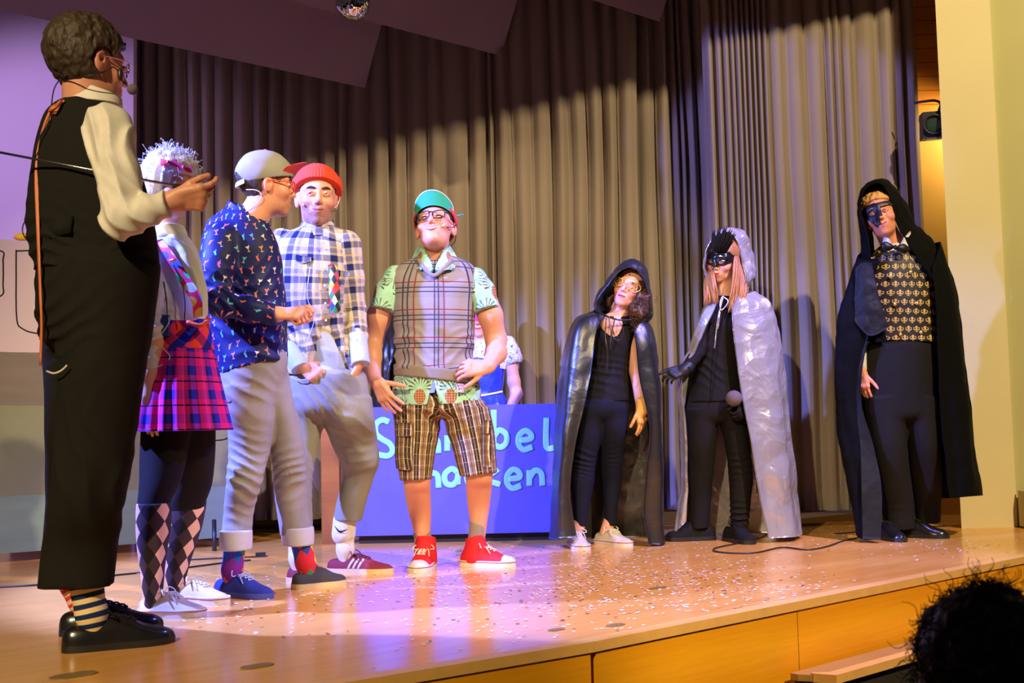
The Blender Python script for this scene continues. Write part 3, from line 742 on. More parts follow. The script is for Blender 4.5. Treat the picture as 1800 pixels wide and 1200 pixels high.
def letter(strokes, r=.0175):
    for s in strokes:
        q = np.array([P(x, y, DB-.002) for x, y in s]); q = catmull(q, max(10, 5*len(q)))
        V, F = tube(q, r, 8, flat=.09, up=(0, 1, 0)); obj('lettering', V, F, M['sign_paint'], sg)
def sh(L, dx, dy=0): return [[(x+dx, y+dy) for x, y in s] for s in L]
LT = {'S': [[(684, 742), (672, 738), (661, 746), (661, 762), (672, 772), (685, 780), (690, 792), (682, 801), (664, 799)]],
      'c': [[(18, -22), (8, -27), (-4, -18), (-3, -4), (8, 2), (20, -4)]],
      'h': [[(-12, -62), (-12, 0)], [(-12, -14), (-2, -26), (9, -22), (11, 0)]],
      'n': [[(-12, -28), (-12, 0)], [(-12, -14), (-2, -27), (9, -22), (11, 0)]],
      'a': [[(12, -22), (2, -28), (-10, -18), (-8, -3), (4, 0), (12, -10), (13, -26)], [(13, -26), (13, 0)]],
      'b': [[(-10, -64), (-10, 0)], [(-10, -16), (0, -28), (12, -20), (12, -6), (2, 2), (-9, -2)]],
      'e': [[(-10, -14), (10, -17), (10, -26), (0, -31), (-10, -22), (-11, -8), (-2, 2), (14, -3)]],
      'l': [[(-4, -54), (-5, -10), (-1, 0), (9, -1)]],
      'k': [[(-12, -56), (-12, 0)], [(10, -28), (-10, -10), (14, 0)]]}
letter(LT['S'])
for ch, x, y in (('c', 716, 799), ('h', 760, 797), ('n', 798, 793), ('a', 839, 790), ('b', 878, 784), ('e', 923, 788), ('l', 965, 788), ('h', 760, 858), ('a', 792, 852), ('c', 826, 852), ('k', 866, 852), ('e', 903, 856), ('n', 943, 854)):
    letter(sh(LT[ch], x, y))
letter([[(976, 762), (990, 761)]], .012)
M['brown_wood'] = grain('brown table wood', sr(120, 68, 26), sr(160, 98, 42), wd=np.array([1., .3, 0]))
tb = G(581, 957); tbl = empty('wooden_table', (tb[0]+.35, 6.6, 0), 'small brown wooden table beside the blue sign board', 'table')
x0, x1 = tb[0]-.053, tb[0]+.053
for (lx_, ly_) in ((tb[0], tb[1]+.04), (tb[0]+.34, tb[1]+.20), (tb[0], tb[1]+.36), (tb[0]+.34, tb[1]+.36)):
    V, F = box((lx_, ly_, .34), (.1 if ly_ < tb[1]+.1 else .05, .06, .68)); obj('leg', V, F, M['brown_wood'], tbl, False)
V, F = box((tb[0]+.17, tb[1]+.24, .695), (.46, .34, .03)); obj('table_top', V, F, M['brown_wood'], tbl, False)
V, F = box((tb[0]+.17, tb[1]+.13, .62), (.30, .03, .1)); obj('apron', V, F, M['brown_wood'], tbl, False)
V, F = box((tb[0]+.17, tb[1]+.13, .475), (.30, .04, .05)); obj('rail', V, F, M['brown_wood'], tbl, False)
# ------------------------------------------------------------------ mirror ball
mbp = P(620, 4, 5.4); R_ = 31/FPX*5.4*1.0
ball = empty('mirror_ball', mbp, 'mirror ball hanging from the ceiling', 'mirror ball')
Vb = []; Fb = []; nl = 26
for i in range(nl):
    t0, t1 = pi*i/nl, pi*(i+1)/nl; m = max(4, int(52*sin((t0+t1)/2)))
    for j in range(m):
        a0, a1 = 2*pi*(j+.06)/m, 2*pi*(j+.94)/m; tt0 = t0+.06*pi/nl; tt1 = t1-.06*pi/nl
        q = np.array([[sin(t)*cos(a), sin(t)*sin(a), cos(t)] for t, a in ((tt0, a0), (tt1, a0), (tt1, a1), (tt0, a1))])
        c = q.mean(0); q = q+rng.normal(0, .006, (4, 1))*c; k = len(Vb); Vb += (mbp+q*R_).tolist(); Fb.append((k, k+1, k+2, k+3))
M['mirror'] = plain('mirror tile', (.85, .85, .88), .06, metal=1, var=.05)
o = obj('mirror_tiles', Vb, Fb, M['mirror'], ball, False); o['kind'] = 'stuff'
V, F = ellipsoid(mbp, (R_*.985,)*3, None, 24, 16); obj('core', V, F, M['black_plastic'], ball)
V, F = tube([mbp+np.array([0, 0, R_*.97]), mbp+np.array([0, 0, 1.2])], .004, 5); obj('cord', V, F, M['black_plastic'], ball)
# ------------------------------------------------------------------ people: shared anatomy
def frame(fwd, up=(0, 0, 1)):
    f = nrm(fwd); u = np.asarray(up, float); u = nrm(u-f*np.dot(u, f)); x = np.cross(f, u)   # x = the person's right
    return np.array([x, f, u])
class Head:
    """C centre (eye height), frame rows x (right), y (forward), z (up); s size"""
    def __init__(s, C, fwd, up=(0, 0, 1), size=1.0, smile=0.0, female=False, jaw=1.0, wide=1.0, lips=1.0, ears=True):
        s.C = np.asarray(C, float); s.R = frame(fwd, up); s.s = size; s.sm = smile; s.fem = female; s.jaw = jaw; s.wide = wide; s.lips = lips; s.ears = ears
        s.lo = s.C-.16*size; s.hi = s.C+.16*size
    def w(s, *p): return s.C+(np.asarray(p, float)*s.s) @ s.R
    def ws(s, L): return [s.w(*p) for p in L]
    def loc(s, p): return ((p-s.C.astype(np.float32)) @ s.R.T.astype(np.float32))/s.s
    def __call__(s, p):
        q = s.loc(p); q[:, 0] /= s.wide; a = q.copy(); a[:, 0] = np.abs(a[:, 0]); sm = s.sm
        d = d_ell(q, (0, -.014, .034), (.077, .098, .088))
        d = smin(d, d_ell(q, (0, .02, -.022), (.064, .072, .084)), .03)
        d = smin(d, d_ell(q, (0, .036, -.082), (.048*s.jaw, .047, .034)), .032)
        d = smin(d, d_ell(q, (0, .072, -.102), (.022*s.jaw, .019, .016)), .022)
        d = smin(d, d_ell(a, (.041, .06, -.03), (.024, .024, .022)), .022)
        d = smin(d, d_cap(a, (0, .085, .024), (.046, .07, .022), .009, .009), .02)
        e = np.linalg.norm(a-np.array([.032, .104, .0], np.float32), axis=1)-.017
        d = smax(d, -e, .018)
        d = smin(d, d_cap(a, (0, .088, .012), (0, .111, -.031), .0065, .0105), .012)
        d = smin(d, d_cap(a, (.009, .101, -.036), (.013, .097, -.036), .007, .0065), .007)
        d = smin(d, d_ell(q, (0, .074, -.066), (.031, .026, .023)), .018)
        d = smin(d, d_cap(a, (0, .0985, -.0615), (.023+.6*max(sm, 0), .0865-.25*max(sm, 0), -.064+sm), .0048*s.lips, .003), .005)
        d = smin(d, d_cap(a, (0, .0975, -.0715), (.021+.6*max(sm, 0), .0865-.25*max(sm, 0), -.067+sm), .0058*s.lips, .003), .005)
        d = smax(d, -d_cap(a, (0, .1045, -.0665), (.025, .0915, -.0655+sm), .0022, .0015), .003)
        if sm > .006: d = smin(d, d_ell(a, (.043, .066, -.038), (.018, .018, .014)), .012)
        for l0, l1, l2, r in (((.018, .0885, .002), (.031, .0962, .0056), (.046, .0835, .0012), .0050), ((.018, .0885, -.003), (.031, .0925, -.0062), (.045, .083, -.003), .0034)):
            d = smin(d, np.minimum(d_cap(a, l0, l1, r, r), d_cap(a, l1, l2, r, r)), .004)
        if s.ears:
            q2 = a-np.array([.079, -.008, -.006], np.float32); c, sn = cos(.35), sin(.35)
            q3 = np.stack([q2[:, 0]*c+q2[:, 1]*sn, q2[:, 1]*c-q2[:, 0]*sn, q2[:, 2]], 1)
            er = d_ell(q3, (0, 0, 0), (.010, .021, .034)); er = smax(er, -(np.linalg.norm(q2-np.array([.011, .004, .002], np.float32), axis=1)-.011), .006)
            d = smin(d, er, .008)
        return d*s.s
    def tint(s, V, skin, lip=None, beard=None, bamt=.55, blush=None):
        q = s.loc(V.astype(np.float32)); q[:, 0] /= s.wide
        c = np.tile(np.asarray(skin, np.float32), (len(V), 1)); ax = np.abs(q[:, 0])
        near = np.linalg.norm(q, axis=1) < .17
        if beard is not None:
            m = near & (q[:, 1] > .0) & (q[:, 2] < -.02)
            f = np.clip((-.035-q[:, 2]+.35*(ax-.035))/.02, 0, 1)*np.clip((q[:, 1]-.005)/.03, 0, 1)
            f = f*np.clip((.135+q[:, 2])/.012, 0, 1)
            f *= .75+.5*vnoise(V*260); f = np.clip(f, 0, 1)*bamt*m; c = c*(1-f[:, None])+np.asarray(beard, np.float32)*f[:, None]
        bl = np.exp(-((ax-.045)**2+(q[:, 2]+.035)**2)/.0006)*(q[:, 1] > .03)*.35*near
        c = c*(1-bl[:, None])+np.array(blush or sr(225, 120, 105), np.float32)*bl[:, None]
        zl = -.0665+s.sm*np.clip(ax/.024, 0, 1)**1.2
        f = np.exp(-((q[:, 2]-zl)/.0075)**4)*np.clip((.025-ax)/.004, 0, 1)*(q[:, 1] > .078)*near
        c = c*(1-f[:, None])+np.asarray(lip or sr(190, 95, 85), np.float32)*f[:, None]
        f = np.exp(-((ax-.079)**2+(q[:, 2]+.006)**2)/.0012)*near*.25
        c = c*(1-f[:, None])+np.asarray(sr(235, 110, 90), np.float32)*f[:, None]
        return c
    def extras(s, par, brow='brow_dark', look=(0, 0), closed=False, teeth=False, brow_z=0.0):
        for sx in (-1, 1):
            if not closed:
                c = s.w(sx*.0315*s.wide, .0825, .0); V, F = ellipsoid(c, (.0122*s.s,)*3, s.R); e = obj('eye', V, F, M['eye_white'], par)
                g = nrm(s.R.T @ nrm([look[0], 1, look[1]])); V, F = ellipsoid(c+g*.0075*s.s, (.0068*s.s, .0068*s.s, .0055*s.s), frame(g)[[0, 2, 1]]); obj('iris', V, F, M['iris'], e)
            if brow:
                V, F = tube(s.ws([(sx*.013*s.wide, .0955, .0195+brow_z), (sx*.033*s.wide, .0925, .0245+brow_z), (sx*.052*s.wide, .0755, .0195+brow_z)]), [.0034*s.s, .0042*s.s, .002*s.s], 6, 9); obj('eyebrow', V, F, M[brow], par)
        if closed:
            for sx in (-1, 1):
                V, F = tube(s.ws([(sx*.02, .0935, -.002), (sx*.031, .0965, .0005), (sx*.044, .0885, -.002)]), .0028*s.s, 5, 9); obj('eyelashes', V, F, M['brow_dark'], par)
        if not teeth:
            w_ = .022+.5*max(s.sm, 0); V, F = tube(s.ws([(-w_, .0895-.25*max(s.sm, 0), -.0655+s.sm), (-w_*.5, .0985, -.066+s.sm*.35), (0, .1015, -.0665), (w_*.5, .0985, -.066+s.sm*.35), (w_, .0895-.25*max(s.sm, 0), -.0655+s.sm)]), [.0008*s.s, .0016*s.s, .0018*s.s, .0016*s.s, .0008*s.s], 5, 14); obj('mouth_line', V, F, M['mouth'], par)
        if teeth:
            for zo, yo, rr_ in ((.0062, .0005, .0034), (-.0072, -.0005, .0042)):
                V, F = tube(s.ws([(-.031, .083, -.0655+s.sm*.95), (-.016, .097+yo, -.066+s.sm*.38+zo*.8), (0, .1015+yo, -.0665+zo), (.016, .097+yo, -.066+s.sm*.38+zo*.8), (.031, .083, -.0655+s.sm*.95)]), [.001*s.s, rr_*s.s, rr_*s.s, rr_*s.s, .001*s.s], 6, 14); obj('lips', V, F, M['lip_natural'], par)
            V, F = tube(s.ws([(-.029, .0855, -.0655+s.sm*.9), (-.015, .0975, -.066+s.sm*.35), (0, .1015, -.0665), (.015, .0975, -.066+s.sm*.35), (.029, .0855, -.0655+s.sm*.9)]), [.0018*s.s, .0045*s.s, .0052*s.s, .0045*s.s, .0018*s.s], 6, 14); obj('teeth', V, F, M['teeth'], par)
    def glasses(s, par, mat, r=.0022, w_=.024, h_=.018, z=.0, lens=None):
        mb = MB()
        for sx in (-1, 1):
            pts = []
            for k in range(25):
                a = 2*pi*k/24; cx, cz = cos(a), sin(a); e = .55
                pts.append(s.w(sx*.0325*s.wide+w_*np.sign(cx)*abs(cx)**e, .114-.012*abs(cx*sx+1)*.5-.010*(abs(.0325+sx*w_*np.sign(cx)*abs(cx)**e*sx)/.055), z+h_*np.sign(cz)*abs(cz)**e))
            mb.add(*tube(pts, r*s.s, 6)); mb.add(*tube(s.ws([(sx*.057*s.wide, .103, z+.008), (sx*.078*s.wide, .07, z+.009), (sx*.082*s.wide, .0, z+.006), (sx*.08*s.wide, -.015, z-.008)]), r*.9*s.s, 6, 12))
        mb.add(*tube(s.ws([(-.01, .115, z+.004), (0, .118, z+.006), (.01, .115, z+.004)]), r*s.s, 6, 7))
        return mb.build('glasses', mat, par)
def hand(W, dirv, palm, thumb, size=1.0, curl=(.3, .35, .4, .45), tcurl=.3, spread=.06, thumb_out=.8, each=None):
    """capsules of a hand: palm plus five fingers; thumb = side the thumb is on; curl rad per joint"""
    d = nrm(dirv); n = np.asarray(palm, float); n = nrm(n-d*np.dot(n, d)); l = np.asarray(thumb, float); l = nrm(l-d*np.dot(l, d)-n*np.dot(l, n))
    W = np.asarray(W, float); S = size; C = []
    offs = (.030, .010, -.010, -.028); ln = (.072, .080, .073, .057); rr = (.0088, .009, .0085, .0076); kl = (.088, .091, .086, .078)
    K = [W+S*(d*kl[i]+l*offs[i]) for i in range(4)]
    pal = [(W+S*(l*offs[i]*.6), K[i], .0125*S, .0112*S) for i in range(4)]+[(W-d*.01*S, W+d*.02*S, .022*S, .02*S)]
    pal += [(K[i], K[i+1], .0105*S, .0105*S) for i in range(3)]+[(W+S*(d*.02+l*.018+n*.004), W+S*(d*.06+l*.03+n*.006), .015*S, .010*S)]
    fin = []
    for i in range(4):
        c = curl[i]; dv = nrm(d+l*spread*(1.5-i)*1.2); p = K[i]; ang = 0; L = ln[i]*S; r = rr[i]*S
        for j, fr_ in enumerate((.45, .3, .25)):
            ang += c*(1.0 if j == 0 else 1.15); v = dv*cos(ang)+n*sin(ang); q = p+v*L*fr_
            fin.append((p, q, r*(1-.06*j), r*(.94-.09*j))); p = q
    tv = nrm(d*.75+l*thumb_out+n*.25); p = W+S*(d*.028+l*.024+n*.004)
    for j, L in enumerate((.040, .032, .026)):
        q = p+tv*L*S; fin.append((p, q, (.0115-.001*j)*S, (.0105-.0012*j)*S)); p = q; tv = nrm(tv+(n*.5-l*.5+d*.15)*tcurl)
    f1, f2 = caps(pal, .012), caps(fin, .0018)
    return union([f1, f2], .006)
def body_mesh(name, par, fine, coarse, skin, head=None, h=.003, hc=.012, tintkw={}, mat=None, clip=None):
    """one body mesh: fine shapes where skin shows, coarser shapes under the clothes"""
    Vs = []; Fs = []; n = 0
    for fs, hh in ((fine, h), (coarse, hc)):
        for f in fs:
            if isinstance(f, tuple): f, hh = f
            V, F = nets(f, hh); Vs.append(V); Fs.append(F+n); n += len(V)
    V = np.concatenate(Vs); F = np.concatenate(Fs)
    tint = head.tint(V, skin, **tintkw) if head is not None else np.tile(np.asarray(skin, np.float32), (len(V), 1))
    return obj(name, V, F, mat or M['skin'], par, tint=tint)
def garment(name, par, f, mat, h=.006, uvparts=None, wr=None):
    if wr is not None: f = mod(f, lambda p, d: d+wr(p))
    V, F = nets(f, h); uv = limb_uv(V, F, uvparts) if uvparts else None
    return obj(name, V, F, mat, par, uv=uv)
def wrinkle(amp=.004, fx=14, fz=5, seed=0, spots=()):
    """soft fabric folds; spots: (point, radius, direction, amp, frequency) bunched folds at joints"""
    def g(p):
        q = p*np.array([fx, fx, fz], np.float32); n = vnoise(q+7.3, seed); n = n+.5*vnoise(q*2.1+3.1, seed+1)
        r = amp*n
        for c, rad, dv, am, fr_ in spots:
            e = p-np.asarray(c, np.float32); wgt = np.exp(-(e*e).sum(1)/(rad*rad)); dv = nrm(dv).astype(np.float32)
            ph = e @ dv*fr_+2.2*vnoise(p*9, seed+3); r = r+am*wgt*(np.abs(np.sin(ph))*2-1)
        return r
    return g
def shell(f, t=.007, cut=None):
    """hollow garment; cut(p) > 0 is removed"""
    def g(p, d):
        e = np.maximum(d, -(d+t)); return np.maximum(e, cut(p)) if cut else e
    return mod(f, g)
def cutf(f, cut, k=0): return mod(f, lambda p, d: np.maximum(d, cut(p)))
def plane(p0, n):
    p0 = np.asarray(p0, np.float32); n = nrm(n).astype(np.float32); return lambda p: (p-p0) @ n
FRONT = (0, -1, 0)
def shoe(par, heel, toe, kind='low', mat=None, sole=None, lace=None, w=1.0, tall=1.0, toecap=None, rise=.0, hgt=None, sw=.004):
    """shoe on the floor from heel point to toe point (world)"""
    heel = np.asarray(heel, float).copy(); toe = np.asarray(toe, float).copy(); heel[2] = toe[2] = 0
    f = toe-heel; L = np.linalg.norm(f); f /= L; s = np.array([f[1], -f[0], 0]); k = L/.29
    tt = np.array([-.02, .0, .05, .15, .3, .45, .6, .72, .84, .93, 1.0, 1.015]); aw = np.array([.004, .020, .031, .038, .040, .040, .044, .047, .043, .033, .012, .003])*w
    hh = np.array([.03, .05, .062, .068, .074, .082, .072, .056, .046, .040, .028, .015])*tall
    sh_ = {'low': .022, 'dress': .02, 'sneaker': .028}[kind if kind in ('low', 'dress') else 'sneaker']
    fine = np.linspace(0, 1, 60); T1 = catmull(np.column_stack([tt, aw, hh]), 80)
    def up(p):
        q = p-heel.astype(np.float32); t = (q @ f.astype(np.float32))/L; x = np.abs(q @ s.astype(np.float32)); z = q[:, 2]
        a = np.interp(t, T1[:, 0], T1[:, 1]); h = np.interp(t, T1[:, 0], T1[:, 2])
        rho = ((x/np.maximum(a, .002))**2.4+(np.maximum(z, 0)/h)**2.4)**(1/2.4)
        d = (rho-1)*np.minimum(np.maximum(a, .004), h)
        d = np.maximum(d, np.maximum(-.02-t, t-1.015)*L)
        return np.maximum(d, sh_*.6-z)
    up.lo = np.minimum(heel, toe)-.06; up.hi = np.maximum(heel, toe)+np.array([.06, .06, .1]); up.lo[2] = 0
    fs = up
    root = bpy.data.objects.new('shoe', None); COL.objects.link(root); root.parent = par; root.location = (heel+toe)/2-wloc(par)
    if kind == 'high':
        ank = heel+f*.075*k
        col = chain([ank+np.array([0, 0, .05]), ank+f*.004+np.array([0, 0, .15])], [.045*w, .044*w])
        fs = union([up, cutf(col, plane(ank+np.array([0, 0, .135]), (-f[0]*.25, -f[1]*.25, 1)))], .03)
    if kind in ('low', 'dress', 'sneaker'):
        ank = heel+f*.07*k
        fs = mod(fs, lambda p, d: smax(d, -d_ell(p, ank+np.array([0, 0, .088]), (.035*w, .05, .03)), .006))
    V, F = nets(fs, .0042); obj('upper', V, F, mat, root)
    ol = catmull(np.column_stack([tt, aw+sw]), 40); ol[:, 1] = np.maximum(ol[:, 1], 0)
    pts = [heel+f*t*L+s*a for t, a in ol]+[heel+f*t*L-s*a for t, a in ol[::-1]]
    V, F = prism(pts, [p+np.array([0, 0, sh_]) for p in pts]); obj('sole', V, F, sole, root, False)
    if kind in ('sneaker', 'high'):
        band = [p+(p-(heel+toe)/2)/np.linalg.norm(p-(heel+toe)/2)*.0008+np.array([0, 0, sh_*.78]) for p in pts]; V, F = tube(band+band[:1], .0016, 5); obj('sole_stripe', V, F, M['stripe_red'], root)
    if toecap is not None:
        cf = cutf(mod(up, lambda p, d: d-.0022), lambda p: (.80*L-((p-heel.astype(np.float32)) @ f.astype(np.float32)))); V, F = nets(cf, .0045); obj('toe_cap', V, F, toecap, root)
    if lace is not None:
        mb = MB(); T2 = lambda t: np.interp(t, T1[:, 0], T1[:, 2]); A2 = lambda t: np.interp(t, T1[:, 0], T1[:, 1])
        def on(t, x): 
            h = T2(t); return heel+f*t*L+s*x+np.array([0, 0, h*(1-(abs(x)/A2(t))**2.4)**(1/2.4)+.003])
        ts = np.linspace(.38, .64, 5); x0 = .017*w
        for i in range(5):
            mb.add(*tube([on(ts[i], -x0), on(ts[i]+.012, 0), on(ts[i], x0)], .0026, 5, 7))
            if i < 4: mb.add(*tube([on(ts[i], -x0), on((ts[i]+ts[i+1])/2, 0)+np.array([0, 0, .002]), on(ts[i+1], x0)], .0026, 5, 7)); mb.add(*tube([on(ts[i], x0), on((ts[i]+ts[i+1])/2, 0)+np.array([0, 0, .002]), on(ts[i+1], -x0)], .0026, 5, 7))
        k0 = on(.37, 0)+np.array([0, 0, .004])
        for sx in (-1, 1):
            mb.add(*tube([k0, k0+s*sx*.03+f*.005+np.array([0, 0, .016]), k0+s*sx*.05+f*.02+np.array([0, 0, .0]), k0+s*sx*.028+f*.015+np.array([0, 0, -.004]), k0], .0024, 5, 16))
            mb.add(*tube([k0, k0+s*sx*.025+f*.035+np.array([0, 0, -.002]), k0+s*sx*.035+f*.06+np.array([0, 0, -.03])], .0024, 5, 9))
        if kind == 'high':
            for i in range(4):
                z = .085+.013*i; c = heel+f*(.075*k+.046-.004*i); mb.add(*tube([c-s*.018+np.array([0, 0, z]), c+f*.008+np.array([0, 0, z]), c+s*.018+np.array([0, 0, z])], .0026, 5, 7))
        mb.build('laces', lace, root)
    return root, heel, f, s
M['stripe_red'] = plain('red foxing stripe', (.35, .03, .03), .5)
def lathe_cloth(D, rows, nu=120, nv=50, pleat=None, thick=.005):
    """hollow skirt from picture rows (py, xl, xr, half depth, depth offset)"""
    L = loft(D, rows); zs = np.linspace(L.z1, L.z0, nv); Gd = np.zeros((nv, nu, 3))
    for j, z in enumerate(zs):
        A = [np.interp(z, L.A[:, 2], L.A[:, i]) for i in range(5)]
        th = np.linspace(-pi, pi, nu); r = 1+(pleat(th, j/(nv-1)) if pleat else 0)
        Gd[j, :, 0] = A[0]+A[3]*r*np.sin(th); Gd[j, :, 1] = A[1]-A[4]*r*np.cos(th); Gd[j, :, 2] = z
    V, F, uv = gridmesh(Gd, thick)
    th = np.linspace(-pi, pi, nu)*L.A[:, 3].mean()*1.1; ug = np.stack(np.meshgrid(th, L.z1-zs), -1).reshape(-1, 2); ug = np.concatenate([ug, ug]); return V, F, ug[F.ravel()]
def sub(par, name):
    o = bpy.data.objects.new(name, None); COL.objects.link(o); o.parent = par; return o
def headset(par, H, side, mat, long=True):
    V, F = tube(H.ws([(side*.05, -.1, -.03), (side*.078, -.06, -.028), (side*.086, -.025, .012), (side*.09, .0, .01), (side*.08, .035, -.025), (side*.062, .075, -.05)]), .0018, 5, 24); obj('headset_microphone', V, F, mat, par)
def capes(name, par, rows, D, mat, nu=70, nv=80, fold=None, thick=.005):
    V, F, uv = patch(rows, D, nu, nv, fold, thick); return obj(name, V, F, mat, par, uv=uv)
def crump(amp=.006, f=9, seed=0, pl=0., pf=8, hi=.5):
    def g(U, V, Gd):
        q = Gd.reshape(-1, 3)*f; n = np.abs(vnoise(q, seed))+hi*np.abs(vnoise(q*2.3, seed+1))
        return (amp*(n-.4)).reshape(U.shape)+pl*np.sin(U*pf*2*pi+1.5*vnoise(np.stack([U*3, V*2, U*0+seed], -1).reshape(-1, 3)).reshape(U.shape))*np.clip(V*1.6, .15, 1)
    return g

def short_hair(par, H, zl, mat, thick=.015, na=.004, h=.004, name='hair', seed=0, inner=.0, fz=(70, 70, 30)):
    """zl: ((forward y, lowest hair height z), ...) in head units"""
    ys, zs = zip(*zl)
    def f(p):
        q = H.loc(p); q[:, 0] /= H.wide; d = smin(d_ell(q, (0, -.014, .034), (.077, .098, .088)), d_ell(q, (0, .012, -.02), (.064, .07, .08)), .03)
        n = vnoise(q*np.array(fz, np.float32), seed)+.6*vnoise(q*np.array(fz, np.float32)*2.1, seed+1)
        d = d-thick+na*n
        cut = np.interp(q[:, 1], ys, zs)+.004*vnoise(q*120, seed+2)-q[:, 2]
        e = np.abs(q[:, 0])-.05; ear = np.sqrt((q[:, 1]-.0)**2+(q[:, 2]+.006)**2)-.034
        cut = np.maximum(cut, np.where(e > 0, -ear, -1))
        return smax(d, cut, .008)*H.s
    f.lo, f.hi = H.lo-.02, H.hi+.02
    V, F = nets(f, h); return obj(name, V, F, mat, par)
def neck(H, base, r0=.055, r1=.062):
    return chain([H.w(0, -.012, -.06), base], [r0*H.s, r1])

def inner(f, t=.018): return mod(f, lambda p, d: d+t)
def foot(D, h, t):
    """depth offset of the ankle of a shoe standing at picture points h (heel) and t (toe), and the ankle point"""
    a, b = (G(*h) if len(h) == 2 else np.asarray(h)), (G(*t) if len(t) == 2 else np.asarray(t)); q = a+(b-a)*.27; return q[1]-D, q
def sock(par, top, ank, mat, r=(.042, .042, .038), R=.043, h=.0042, lean=None):
    """sock from a leg point down into the shoe"""
    c = np.array([ank[0], ank[1], .05]); b = c*.75+top*.25; b[2] = max(b[2], .10); r = (r[0], r[1]*.92, r[2]*.78)
    return garment('sock', par, chain([top, b, c], r), mat, h, [([c, b, top], R, FRONT)])

def HT(px, py, yaw, L=.27):
    """heel and toe of a foot whose toe tip stands at a picture point; yaw 0 = pointing right, 90 = towards the hall"""
    t = G(px, py); d = np.array([cos(radians(yaw)), -sin(radians(yaw)), 0]); return t-d*L, t
SK = sr(222, 160, 128)
def person(px, py, label):
    return empty('person', G(px, py), label, 'person')
def rows(L, o=0.): return [r if len(r) > 4 else (r+(None,)*(4-len(r)))+(o,) for r in L]
